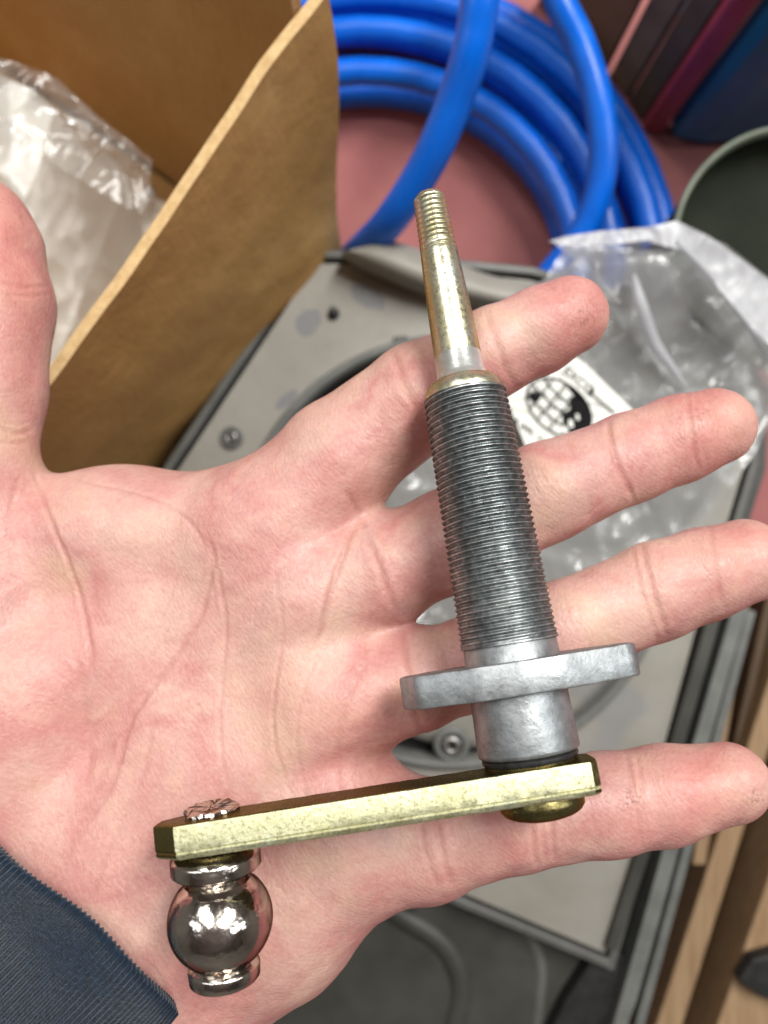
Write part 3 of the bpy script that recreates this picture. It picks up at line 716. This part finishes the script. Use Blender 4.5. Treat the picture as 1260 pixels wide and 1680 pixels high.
# ------------------------------------------------------------------ crumpled polythene helper
def rumple(p, amp, sc, seed, folds):
    h = 0
    for k, (dx, dy, ph, f, a, sharp) in enumerate(folds):
        s = (p[0] * dx + p[1] * dy) * f + ph + 1.6 * mnoise.noise(Vector((p[0] * sc * .4 + seed, p[1] * sc * .4, k)))
        h += a * (1 - abs(math.sin(s)) ** sharp)
    h += .5 * mnoise.noise(Vector((p[0] * sc, p[1] * sc, seed))) + .22 * (1 - 2 * abs(mnoise.noise(Vector((p[0] * sc * 4.6, p[1] * sc * 3.1, seed + 5))))) + .40 * (1 - 2 * abs(mnoise.noise(Vector((p[0] * sc * 2.3, p[1] * sc * 2.3, seed + 9)))))
    return amp * h
def sheet(name, poly, zfun, mat, parent, seed, amp, sc, folds, step=7, label=None):
    """thin film filling an outline seen from above; poly in photo px, heights from zfun"""
    poly = np.array(poly, float); x0, y0 = poly.min(0); x1, y1 = poly.max(0)
    # triangulated grid clipped by keeping inside points and snapping the border
    bm = bmesh.new(); fverts = [bm.verts.new((x, y, 0)) for x, y in poly]; bm.faces.new(fverts)
    for axn in range(2):
        lo_, hi_ = (x0, x1) if axn == 0 else (y0, y1); c = lo_ + step
        while c < hi_:
            co = (c, 0, 0) if axn == 0 else (0, c, 0); no = (1, 0, 0) if axn == 0 else (0, 1, 0)
            bmesh.ops.bisect_plane(bm, geom=bm.verts[:] + bm.edges[:] + bm.faces[:], plane_co=co, plane_no=no)
            c += step
    for v_ in bm.verts:
        x, y = v_.co.x, v_.co.y; z = zfun(x, y); z += rumple((x / 100, y / 100), amp, sc, seed, folds)
        v_.co = W(x, y, z)
    me = bpy.data.meshes.new(name); bm.to_mesh(me); bm.free()
    o = link(name, me, mat, parent, True)
    if label: o['label'] = label
    return o
FILM_IN = film('milky_polythene', .96, (.86, .84, .79), .34, .30, .10, 26, .94)
FILM_CL = film('clear_polythene', .20, (.80, .78, .74), .16, .4, .35, 30)
FILM_BAG = film('bag_polythene', .52, (.54, .54, .53), .18, .4, .45, 14, .5)
FILM_W = film('folded_polythene', .90, (.70, .71, .74), .34, .35, .12, 26)
WHITEP = simple('white_plastic_part', (.72, .73, .74), (.82, .83, .82), 60, .35, 0, .15, .0004)

bag_in = empty('plastic_bag', W(60, 400, .05), 'crumpled clear bag of white pieces inside the cardboard box', 'plastic bag')
sheet('milky_film', [(-120, 60), (0, 122), (60, 150), (120, 210), (150, 262), (172, 245), (215, 300), (240, 400), (330, 560), (60, 760), (-160, 780)],
      lambda x, y: .125 + .030 * math.sin(x * .012 + 1) - .00010 * (x - 60), FILM_IN, bag_in, 3, .0042, .6,
      [(.9, .35, .3, 2.1, .9, .5), (.5, -.9, 1.0, 1.6, .8, .45), (1, .05, 2, 3.3, .5, .6), (-.6, .9, 0, 3.9, .35, .7)], 5)
sheet('clear_film', [(-120, 70), (20, 100), (90, 125), (160, 190), (250, 262), (243, 330), (215, 345), (140, 300), (60, 250), (-120, 300)],
      lambda x, y: .150 + .00006 * (200 - x), FILM_CL, bag_in, 7, .0026, .6,
      [(.7, .7, .3, 2.0, .7, .5), (.7, -.7, 1.0, 2.6, .6, .5)], 5)
sheet('milky_film', [(-150, 250), (60, 230), (160, 300), (270, 330), (300, 520), (100, 800), (-150, 800)],
      lambda x, y: .085, FILM_IN, bag_in, 13, .0055, .9,
      [(.9, .45, .3, 1.9, .8, .5), (.4, -.9, 1.0, 2.2, .8, .45)], 6)
for k, (x0, y0, x1, y1, w) in enumerate([(60, 330, 150, 560, 40), (190, 330, 120, 600, 34), (10, 240, 110, 330, 36), (245, 310, 262, 410, 16), (40, 520, 200, 470, 30)]):
    P = spline([W(x0, y0, .055), W((x0 + x1) / 2 + 8, (y0 + y1) / 2, .062), W(x1, y1, .05)], 6)
    tube('white_piece', [Vector(p) for p in P], [w * PXM(.055) * .5] * len(P), WHITEP, bag_in, 14)

# ------------------------------------------------------------------ blue hose
OD = .0119; hosep = []
cx, cy = W(598, 478, .015).x, W(598, 478, .015).y; pm = PXM(.02)
def ringpt(r, a, z, ox=0, oy=0): return (cx + ox + r * pm * math.cos(a), cy + oy + r * pm * math.sin(a), z)
lays = [(348, .0062, 0, 0), (392, .0062, 2, 0), (440, .0062, 0, 2), (488, .0062, 3, 1), (507, .0165, 2, 0), (462, .0290, 6, 2), (401, .0300, 2, 4), (340, .0290, 3, 0)]
a = -2.2
for li, (r, z, ox, oy) in enumerate(lays):
    r_n, z_n = (lays[(li + 1) % len(lays)][:2] if li < len(lays) - 1 else (r, z))
    for k in range(48):
        tt = k / 48; e = max(0, (tt - .8) / .2); e = e * e * (3 - 2 * e)
        rr_ = r + (r_n - r) * e + 3.5 * math.sin(a * 2 + li * 1.7) + 2.5 * math.sin(a * 3 + li)
        hosep.append(ringpt(rr_, a, z + (z_n - z) * e + .0006 * math.sin(a * 3 + li), ox * pm, oy * pm)); a += 2 * math.pi / 48
# loose turns lying over the coil
last = hosep[-1]
loose = [W(470, 520, .020), W(540, 462, .055), W(590, 412, .093), W(640, 362, .118), W(700, 270, .136), W(748, 160, .150), W(778, 60, .160), W(792, -60, .165),
         W(800, -210, .150), W(850, -280, .120), W(890, -200, .105), W(905, -80, .100), W(918, 0, .098), W(955, 80, .094), W(984, 180, .090), W(988, 280, .084), W(962, 370, .076), W(905, 448, .066), W(840, 520, .056), W(760, 590, .05), W(700, 660, .045)]
body = spline([hosep[-3], hosep[-1], ] + [tuple(p) for p in loose], 12)
seq = [Vector(p) for p in hosep] + [Vector(p) for p in body[13:]]
hose = tube('blue_hose', seq, OD / 2, HOSE, None, 20)
meta(hose, 'bright blue plastic hose coiled on the pink mat with loose strands crossing above', 'hose')

# ------------------------------------------------------------------ grey housing under the hand
ZP = .100
hs = empty('fan_housing', W(720, 930, 0), 'dusty grey plastic housing with round opening and screws, under the hand', 'equipment housing')
OUT = [(496, 419), (590, 419), (880, 440), (1180, 520), (1262, 640), (1256, 770), (1180, 1010), (1110, 1260), (1030, 1560), (960, 1850), (700, 1900), (300, 1850), (130, 1350), (130, 1020), (262, 778)]
PO = [(518, 433), (590, 433), (870, 460), (1140, 540), (1222, 650), (1222, 760), (1150, 1000), (1082, 1250), (992, 1563), (700, 1440), (560, 1420), (240, 1180), (180, 1000), (290, 775)]
def offset(poly, d):
    n = len(poly); out = []
    A = sum(poly[i][0] * poly[(i + 1) % n][1] - poly[(i + 1) % n][0] * poly[i][1] for i in range(n)); sg = 1 if A > 0 else -1
    for i in range(n):
        p, a_, b_ = np.array(poly[i]), np.array(poly[i - 1]), np.array(poly[(i + 1) % n])
        e1 = (p - a_) / np.hypot(*(p - a_)); e2 = (b_ - p) / np.hypot(*(b_ - p))
        n1 = np.array([e1[1], -e1[0]]) * sg; n2 = np.array([e2[1], -e2[0]]) * sg; nn = n1 + n2; nn /= np.hypot(*nn)
        out.append(tuple(p + nn * d / max(.4, nn @ n1)))
    return out
def ringprism(name, outer, inner, zt, zb, mat, parent):
    if sum(outer[i - 1][0] * outer[i][1] - outer[i][0] * outer[i - 1][1] for i in range(len(outer))) > 0: outer, inner = outer[::-1], inner[::-1]
    n = len(outer); o_ = [W(x, y, zt) for x, y in outer]; i_ = [W(x, y, zt) for x, y in inner]
    V = o_ + i_ + [Vector((p.x, p.y, zb)) for p in o_] + [Vector((p.x, p.y, zb)) for p in i_]; Fc = []
    for k in range(n):
        m = (k + 1) % n
        Fc += [(k, m, n + m, n + k), (k, 2 * n + k, 2 * n + m, m), (n + k, n + m, 3 * n + m, 3 * n + k), (2 * n + k, 3 * n + k, 3 * n + m, 2 * n + m)]
    o = mesh(name, V, Fc, mat, parent)
    return bevel(o, .0009)
prism('housing_body', OUT, ZP - .012, .0, DARK, hs)
ringprism('outer_rim', offset(PO, 24), offset(PO, 9), ZP, ZP - .0115, MIDG, hs)
ringprism('gasket', offset(PO, 8.5), offset(PO, 1), ZP - .004, ZP - .0115, BLACK, hs)
# front panel with the round opening
HC, HR = (742, 905), 345
circ = [(HC[0] + HR * math.cos(2 * math.pi * k / 160), HC[1] + HR * math.sin(2 * math.pi * k / 160)) for k in range(160)]
def panel_with_hole():
    out = [W(x, y, ZP - .001) for x, y in PO]
    # bridge: resample outline by angle round the hole centre
    c = W(*HC, ZP - .001); ov = []; iv = []
    n = 160
    for k in range(n):
        x, y = circ[k]; p = W(x, y, ZP - .001); iv.append(p); d = (p - c); best = 9
        for i in range(len(out)):
            a_, b_ = out[i], out[(i + 1) % len(out)]; e = b_ - a_; det = d.x * -e.y + d.y * e.x
            if abs(det) < 1e-12: continue
            r = a_ - c; s_ = (r.x * -e.y + r.y * e.x) / det; q_ = (d.x * r.y - d.y * r.x) / det
            if s_ > 0 and -1e-6 <= q_ <= 1 + 1e-6: best = min(best, s_)
        ov.append(c + d * max(best, 1.01))
    # put true corners in
    for o_ in out:
        k = min(range(n), key=lambda k: (ov[k] - o_).length); ov[k] = o_.copy()
    V = ov + iv + [v_ - Vector((0, 0, .0115)) for v_ in ov] + [v_ - Vector((0, 0, .0115)) for v_ in iv]; Fc = []
    for k in range(n):
        m = (k + 1) % n; Fc += [(k, m, n + m, n + k), (k, 2 * n + k, 2 * n + m, m), (n + k, n + m, 3 * n + m, 3 * n + k)]
    return mesh('front_panel', V, [f[::-1] for f in Fc], PANEL, hs)
panel_with_hole()
def disc_ring(name, c, prof, mat, parent, seg=128):
    """prof: (radius px, z)"""
    V = []; Fc = []
    for r, z in prof:
        o = W(c[0], c[1], ZP)
        for k in range(seg):
            a_ = 2 * math.pi * k / seg; V.append((o.x + r * PXM(ZP) * math.cos(a_), o.y + r * PXM(ZP) * math.sin(a_), z))
    for i in range(len(prof) - 1):
        for k in range(seg): Fc.append((i * seg + k, i * seg + (k + 1) % seg, (i + 1) * seg + (k + 1) % seg, (i + 1) * seg + k))
    return mesh(name, V, Fc, mat, parent, True)
disc_ring('opening_lip', HC, [(358, ZP - .0008), (356, ZP + .0012), (350, ZP + .0020), (343, ZP + .0012), (342, ZP - .010)], RIM, hs)
disc_ring('opening_bore', HC, [(344, ZP - .004), (341, ZP - .0118), (200, ZP - .0116)], BLACK, hs)
disc_ring('inner_dish', (778, 942), [(1, ZP - .002), (120, ZP - .0022), (270, ZP - .003), (290, ZP - .0045), (292, ZP - .0115)], PANEL, hs)
def screw(px, py, r, name='screw', recess=True):
    o = W(px, py, ZP); s = PXM(ZP); V = []; Fc = []; seg = 28
    prof = [(r * 1.75, 0), (r * 1.6, .0012), (r * 1.15, .0014), (r * 1.1, .0002), (r, .0002), (r * .96, .0020), (r * .7, .0026), (r * .42, .0026), (r * .36, .0006), (.5, .0006)]
    for rr_, z in prof:
        for k in range(seg):
            a_ = 2 * math.pi * k / seg; V.append((o.x + rr_ * s * math.cos(a_), o.y + rr_ * s * math.sin(a_), ZP - .0005 + z))
    for i in range(len(prof) - 1):
        for k in range(seg): Fc.append((i * seg + k, i * seg + (k + 1) % seg, (i + 1) * seg + (k + 1) % seg, (i + 1) * seg + k))
    me = bpy.data.meshes.new(name); me.from_pydata(V, [], Fc); me.update()
    me.materials.append(RIM); me.materials.append(STEEL); me.materials.append(BLACK)
    me.polygons.foreach_set('material_index', [(0 if i < 2 else 2 if i < 4 else 1 if i < 7 else 2) for i in range(len(prof) - 1) for k in range(seg)])
    return link(name, me, None, hs, True)
screw(380, 718, 11); screw(741, 1222, 17); screw(690, 1462, 14)
# dark moulded hole
o_ = W(548, 514, ZP); tube('panel_hole', [o_ + Vector((0, 0, -.0008)), o_ + Vector((0, 0, .0009))], [9 * PXM(ZP)] * 2, BLACK, hs, 20)
o_ = W(547, 506, ZP); tube('hole_boss', [o_ + Vector((0, 0, -.0008)), o_ + Vector((0, 0, .0014))], [5 * PXM(ZP)] * 2, RIM, hs, 16)
# small embossed marks beside the index finger
for k, (x, y, w_, h_) in enumerate([(648, 557, 3, 9), (655, 555, 3, 9), (664, 556, 8, 8)]):
    prism('embossed_mark', [(x - w_ / 2, y - h_ / 2), (x + w_ / 2, y - h_ / 2), (x + w_ / 2, y + h_ / 2), (x - w_ / 2, y + h_ / 2)], ZP + .0001, ZP - .001, BLACK, hs)
# curved grey strap lying over the top edge
sp = spline([(560, 415, 0), (600, 437, 0), (700, 478, 0), (790, 500, 0), (880, 520, 0), (960, 560, 0)], 10)
def strap():
    V = []; Fc = []
    up_ = spline([(590, 405, 0), (640, 395, 0), (720, 420, 0), (800, 450, 0), (880, 470, 0), (980, 520, 0)], 10)
    n = len(sp)
    for k in range(n):
        a_, b_ = sp[k], up_[k]
        for j in range(9):
            t_ = j / 8; x, y = a_[0] + (b_[0] - a_[0]) * t_, a_[1] + (b_[1] - a_[1]) * t_
            V.append(W(x, y, ZP + .008 + .007 * math.sin(math.pi * min(1, t_ * 1.1)) ** .6 + .002 * math.sin(k * .13)))
        V.append(W(b_[0], b_[1], ZP + .001)); V.append(W(a_[0] + 2, a_[1] + 9, ZP + .001))
    for k in range(n - 1):
        for j in range(11): Fc.append((k * 11 + j, k * 11 + (j + 1) % 11, (k + 1) * 11 + (j + 1) % 11, (k + 1) * 11 + j))
    Fc.append(tuple(range(11))); Fc.append(tuple((n - 1) * 11 + j for j in range(11)))
    o = mesh('grey_strap', V, Fc, PANEL, None, True); e = o.modifiers.new('e', 'EDGE_SPLIT'); e.split_angle = math.radians(45)
    return meta(o, 'curved grey plastic strap over the top edge of the housing, behind the spindle tip', 'strap')
strap()
# lower tray of the housing, in the shade of the hand
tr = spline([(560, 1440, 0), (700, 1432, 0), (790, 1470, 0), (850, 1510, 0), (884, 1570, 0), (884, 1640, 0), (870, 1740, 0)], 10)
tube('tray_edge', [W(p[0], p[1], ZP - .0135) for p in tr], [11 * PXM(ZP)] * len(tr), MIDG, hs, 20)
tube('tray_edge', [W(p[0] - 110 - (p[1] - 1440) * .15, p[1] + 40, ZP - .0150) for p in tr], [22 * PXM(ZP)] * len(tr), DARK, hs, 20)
prism('corner_block', [(1000, 1560), (1040, 1575), (1000, 1720), (890, 1720), (930, 1640), (975, 1570)], ZP - .004, ZP - .02, BLACK, hs)
prism('side_rail', [(1206, 985), (1228, 990), (1140, 1300), (1045, 1640), (1015, 1720), (995, 1720), (1030, 1600), (1120, 1280)], ZP + .0015, ZP - .03, RIM, hs)
prism('side_rail', [(1170, 985), (1190, 988), (1100, 1300), (1012, 1560), (996, 1556), (1084, 1280)], ZP + .003, ZP - .008, DARK, hs)
prism('side_rail', [(1226, 1000), (1240, 1004), (1150, 1340), (1055, 1690), (1040, 1690), (1138, 1330)], ZP - .012, 0, RIM, hs)

# ------------------------------------------------------------------ bag over the housing, with its sticker
bag = empty('plastic_bag', W(1060, 600, ZP), 'empty clear polythene bag with printed sticker, draped over the grey housing', 'plastic bag')
def zb(x, y):
    z = ZP + .013 + .018 * math.exp(-((x - 1080) ** 2 + (y - 430) ** 2) / 120 ** 2) 
    return z
sheet('bag_film', [(905, 395), (945, 428), (860, 478), (760, 560), (640, 690), (585, 830), (640, 960), (650, 1060), (760, 1060), (900, 1000), (1010, 960), (1140, 880), (1200, 800), (1240, 740), (1290, 640), (1290, 480), (1190, 400), (1100, 368), (980, 380)],
      zb, FILM_BAG, bag, 21, .0026, .55, [(.85, .55, .6, 1.5, .9, .5), (.75, -.65, 1.4, 1.2, .9, .5), (.3, .95, .2, 2.6, .35, .7)], 6)
sheet('bag_back', [(930, 400), (880, 480), (700, 620), (600, 840), (640, 1040), (900, 980), (1150, 860), (1230, 720), (1280, 600), (1200, 420)],
      lambda x, y: ZP + .0075, FILM_BAG, bag, 31, .0022, .8, [(.9, .4, .6, 1.1, .8, .6), (.5, -.85, 1.4, 1.5, .8, .6)], 9)
sheet('folded_hem', [(1040, 378), (1110, 362), (1165, 388), (1215, 425), (1290, 480), (1290, 590), (1235, 540), (1185, 480), (1130, 415), (1060, 395)],
      lambda x, y: ZP + .036, FILM_W, bag, 41, .0022, .8, [(.6, .8, .6, 2.2, .8, .5), (.8, -.6, 1.4, 1.5, .6, .5)], 5)
sheet('folded_hem', [(900, 396), (925, 388), (985, 379), (1060, 374), (1075, 392), (1000, 402), (935, 403)],
      lambda x, y: ZP + .036, FILM_W, bag, 43, .0015, 1.2, [(.2, .95, .6, 2.2, .8, .5)], 4)
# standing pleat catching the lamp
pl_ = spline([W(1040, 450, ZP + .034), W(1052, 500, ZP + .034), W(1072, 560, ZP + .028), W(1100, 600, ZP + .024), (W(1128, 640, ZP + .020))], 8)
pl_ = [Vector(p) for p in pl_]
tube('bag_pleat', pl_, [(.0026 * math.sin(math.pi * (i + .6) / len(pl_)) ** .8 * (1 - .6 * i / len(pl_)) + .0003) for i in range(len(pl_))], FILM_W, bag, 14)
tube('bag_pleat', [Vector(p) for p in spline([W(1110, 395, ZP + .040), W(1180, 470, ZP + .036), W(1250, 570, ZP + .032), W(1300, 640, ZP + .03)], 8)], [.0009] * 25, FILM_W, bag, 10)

# sticker
ZS = ZP + .034
STW = simple('sticker_paper', (.74, .74, .68), (.82, .82, .77), 90, .45, 0, .1, .0003)
INK = simple('black_ink', (.006, .006, .006), (.010, .010, .010), 300, .7, 0, 0, spec=.1)
stk = prism('sticker', [(868, 528), (960, 597), (1056, 690), (965, 805), (863, 733), (846, 690), (808, 600)], ZS, ZS - .0003, STW, bag)
stk['label'] = 'white paper sticker printed with a black globe'
def ink_poly(name, pts, z=ZS + .00006, parent=stk):
    pts = [W(x, y, z) for x, y in pts]; n = len(pts)
    a_ = sum(pts[i].x * pts[(i + 1) % n].y - pts[(i + 1) % n].x * pts[i].y for i in range(n))
    if a_ < 0: pts = pts[::-1]
    return mesh(name, pts, [tuple(range(n))], INK, parent)
def ink_lines(name, lines, z=ZS + .00009, mat=None):
    V = []; Fc = []
    for L, w_ in lines:
        L = [np.array(p, float) for p in L]; b0 = len(V)
        for i, p in enumerate(L):
            d = L[min(i + 1, len(L) - 1)] - L[max(i - 1, 0)]; d /= np.hypot(*d) + 1e-9; nn = np.array([-d[1], d[0]]) * w_ / 2
            V += [W(*(p + nn), z), W(*(p - nn), z)]
        for i in range(len(L) - 1): k = b0 + 2 * i; Fc.append((k, k + 1, k + 3, k + 2))
    o = mesh(name, V, Fc, mat or INK, stk); 
    return o
GCx, GCy, ga = 917, 669, math.radians(38)
def G(u, v_): # globe coordinates -> photo px
    x, y = u * 60, v_ * 40; return (GCx + x * math.cos(ga) - y * math.sin(ga), GCy + x * math.sin(ga) + y * math.cos(ga))
lines = [([G(math.cos(a_), math.sin(a_)) for a_ in np.linspace(0, 2 * math.pi, 49)], 4.2)]
for k in (-.6, -.25, .15): lines.append(([G(k + .10 * math.cos(a_) * 0 + k * .25 * (1 - s_ * s_) * -1 * 0 + .0, s_ * math.sqrt(1 - k * k)) for s_, a_ in [(q, 0) for q in np.linspace(-1, 1, 9)]], 3.4))
for k in (-.55, -.1, .35): lines.append(([G(s_ * math.sqrt(1 - k * k) , k + .18 * (1 - s_ * s_)) for s_ in np.linspace(-1, .6, 12)], 4.0))
for L in ([G(-.9, -.3), G(-.3, .1), G(.1, .8)], [G(-.2, -.95), G(-.1, 0), G(-.4, .85)], [G(-.95, .1), G(-.2, -.2), G(.3, -.8)], [G(-.7, .6), G(0, .1), G(.4, -.6)]): lines.append((L, 1.3))
ink_lines('globe_grid', lines)
ink_poly('globe_shade', [G(math.cos(a_), math.sin(a_)) for a_ in np.linspace(-1.25, 1.0, 24)] + [G(.36, .45), G(.16, .12), G(.26, -.25), G(.02, -.62)])
ink_poly('globe_shade', [G(-.92, .2), G(-.62, -.05), G(-.52, .3), G(-.75, .5)])
ink_poly('globe_shade', [G(-.1, -1), G(.4, -.9), G(.2, -.72), G(-.2, -.86)])
ink_lines('globe_glint', [([G(.45, .1), G(.6, .32)], 7), ([G(.4, .5), G(.6, .62)], 8), ([G(.50, -.25), G(.62, -.1)], 5)], ZS + .00013, STW)
ink_lines('globe_ray', [([(858, 652), (870, 655), (835, 655)], 1), ([(833, 668), (876, 680)], 1.1), ([(913, 596), (926, 634)], 1.1), ([(898, 606), (898, 628)], .9), ([(958, 660), (998, 668)], 1.6), ([(962, 682), (995, 680)], .9), ([(908, 704), (912, 722)], .9)])
def text(s, px, py, ang, size, shear=0, name='lettering', sx=1.0):
    cu = bpy.data.curves.new(name, 'FONT'); cu.body = s; cu.size = size * PXM(ZS); cu.shear = shear; cu.extrude = .00003; cu.resolution_u = 4
    cu.offset = .00010
    o = bpy.data.objects.new(name, cu); COL.objects.link(o); bpy.context.view_layer.update()
    me = bpy.data.meshes.new_from_object(o.evaluated_get(bpy.context.evaluated_depsgraph_get())); bpy.data.objects.remove(o)
    me.transform(Matrix.Translation(W(px, py, ZS + .00005)) @ Matrix.Rotation(-math.radians(ang), 4, 'Z') @ Matrix.Diagonal((sx, 1, 1, 1)))
    return link(name, me, INK, stk)
text('EXCO', 922, 611, 40, 22)
# handwritten-looking word after it
cur = []; n = 46
for i in range(n):
    s_ = i / (n - 1); bx, by = 965 + 42 * s_, 643 + 35 * s_; am = (7.5 if i < 8 else 4.2) * math.sin(i * 1.75); cur.append((bx + am * .62 - 1.5 * math.cos(i * 1.75), by - am * .78))
ink_lines('lettering', [(cur, 1.9), ([(966, 645), (971, 635), (975, 640), (969, 649)], 2.4), ([(970, 647), (1006, 679)], 1.2)])
cur = [(846 + 46 * i / 26 + 2.8 * math.sin(i * 1.9), 690 + 34 * i / 26 - 5 * math.sin(i * 1.9)) for i in range(27)]
ink_lines('lettering', [(cur[:3], 3), (cur[5:17], 3.0), (cur[20:26], 1.8)])

# ------------------------------------------------------------------ things round the edge of the bench
# dark green tub, upper right
tub = empty('dark_tub', W(1290, 400, 0), 'dark green open tub with pale lip beside the plastic bag', 'tub')
def tub_shell():
    zc = .11; o = W(1300, 402, zc); s = PXM(zc); V = []; Fc = []; seg = 120
    prof = [(150, 0.0), (192, zc - .003)]
    inner = [(187, zc - .004), (178, zc - .012), (120, zc - .015), (1, zc - .016)]
    def add(pr, m, nm):
        V = []; Fc = []
        for r, z in pr:
            for k in range(seg):
                a_ = 2 * math.pi * k / seg; V.append((o.x + r * s * math.cos(a_), o.y + r * s * math.sin(a_) * 1.0, z))
        for i in range(len(pr) - 1):
            for k in range(seg): Fc.append((i * seg + k, i * seg + (k + 1) % seg, (i + 1) * seg + (k + 1) % seg, (i + 1) * seg + k))
        return mesh(nm, V, Fc, m, tub, True)
    add(prof, GREENB, 'tub_wall'); add(inner, GREENB, 'tub_bowl')
    add([(192, zc - .003), (197, zc - .002), (198, zc), (195, zc + .001), (189, zc + .0006), (186, zc - .003)], GREENR, 'tub_lip')
tub_shell()
# tall things standing behind the coil; outlines are their feet on the bench
def foot(name, poly, z, m_, lab, cat, bv=.003):
    pts = [W(x, y, 0) for x, y in poly]; n = len(pts)
    if sum(pts[i - 1].x * pts[i].y - pts[i].x * pts[i - 1].y for i in range(n)) < 0: pts = pts[::-1]
    V = pts + [p + Vector((0, 0, z)) for p in pts]
    Fc = [tuple(range(n))[::-1], tuple(range(n, 2 * n))] + [(i, (i + 1) % n, (i + 1) % n + n, i + n) for i in range(n)]
    return meta(bevel(mesh(name, V, Fc, m_), bv), lab, cat)
foot('teal_crate', [(1094, 232), (1150, 243), (1500, 215), (1500, 0), (1110, 0)], .16, TEAL, 'dark teal blue plastic crate behind the dark green tub', 'crate', .006)
foot('maroon_post', [(1052, 214), (1084, 224), (1090, 190), (1058, 182)], .19, REDP, 'maroon painted post between the olive boards and teal crate', 'post', .002)
foot('board', [(880, 8), (990, 122), (1000, 110), (892, -6)], .14, BROWNB, 'wide brown wooden board behind the blue hose', 'board', .001)
foot('board', [(1000, 124), (1026, 162), (1040, 150), (1012, 108)], .18, OLIVE, 'olive brown board beside the wide brown board', 'board', .001)
foot('board', [(1030, 166), (1052, 200), (1064, 180), (1044, 154)], .19, OLIVE2, 'narrow dark board touching the maroon post', 'board', .001)
# timber offcuts, lower right
def plank(x0, y0, x1, y1, w0, w1, z, h, m_, lab):
    o = prism('timber_strip', [(x0, y0), (x0 + w0, y0), (x1 + w1, y1), (x1, y1)], z, max(0, z - h), m_); bevel(o, .0008)
    return meta(o, lab, 'timber', 'timber strips stacked beside the housing')
fl = prism('brown_sheet', [(1240, 900), (1330, 900), (1330, 1750), (930, 1750), (1090, 1380)], .006, 0, SLATE); meta(fl, 'dark brown sheet of board under the timber strips', 'board')
plank(1222, 900, 1136, 1420, 24, 22, .060, .055, WOOD, 'narrow pale timber strip nearest the grey housing')
plank(1262, 960, 1180, 1330, 16, 16, .050, .045, WOODD, 'short brown timber strip between the two pale strips')
plank(1300, 1000, 1058, 1740, 34, 44, .058, .052, WOOD, 'long pale timber strip in the middle of the row')
plank(1350, 1060, 1118, 1740, 20, 26, .046, .040, WOODD, 'long brown timber strip between the middle strip and the widest one')
plank(1370, 1130, 1150, 1760, 170, 190, .070, .066, WOOD, 'widest pale timber strip at the outer end of the row')
nk = prism('dark_recess_block', [(1212, 1610), (1235, 1575), (1290, 1560), (1290, 1650), (1250, 1638)], .078, .071, BLACK); bevel(nk, .001)  # black block for a small part, the shade of its recess included
meta(nk, 'dark recess with a small part, shown as a black latch resting on the widest timber strip', 'block')
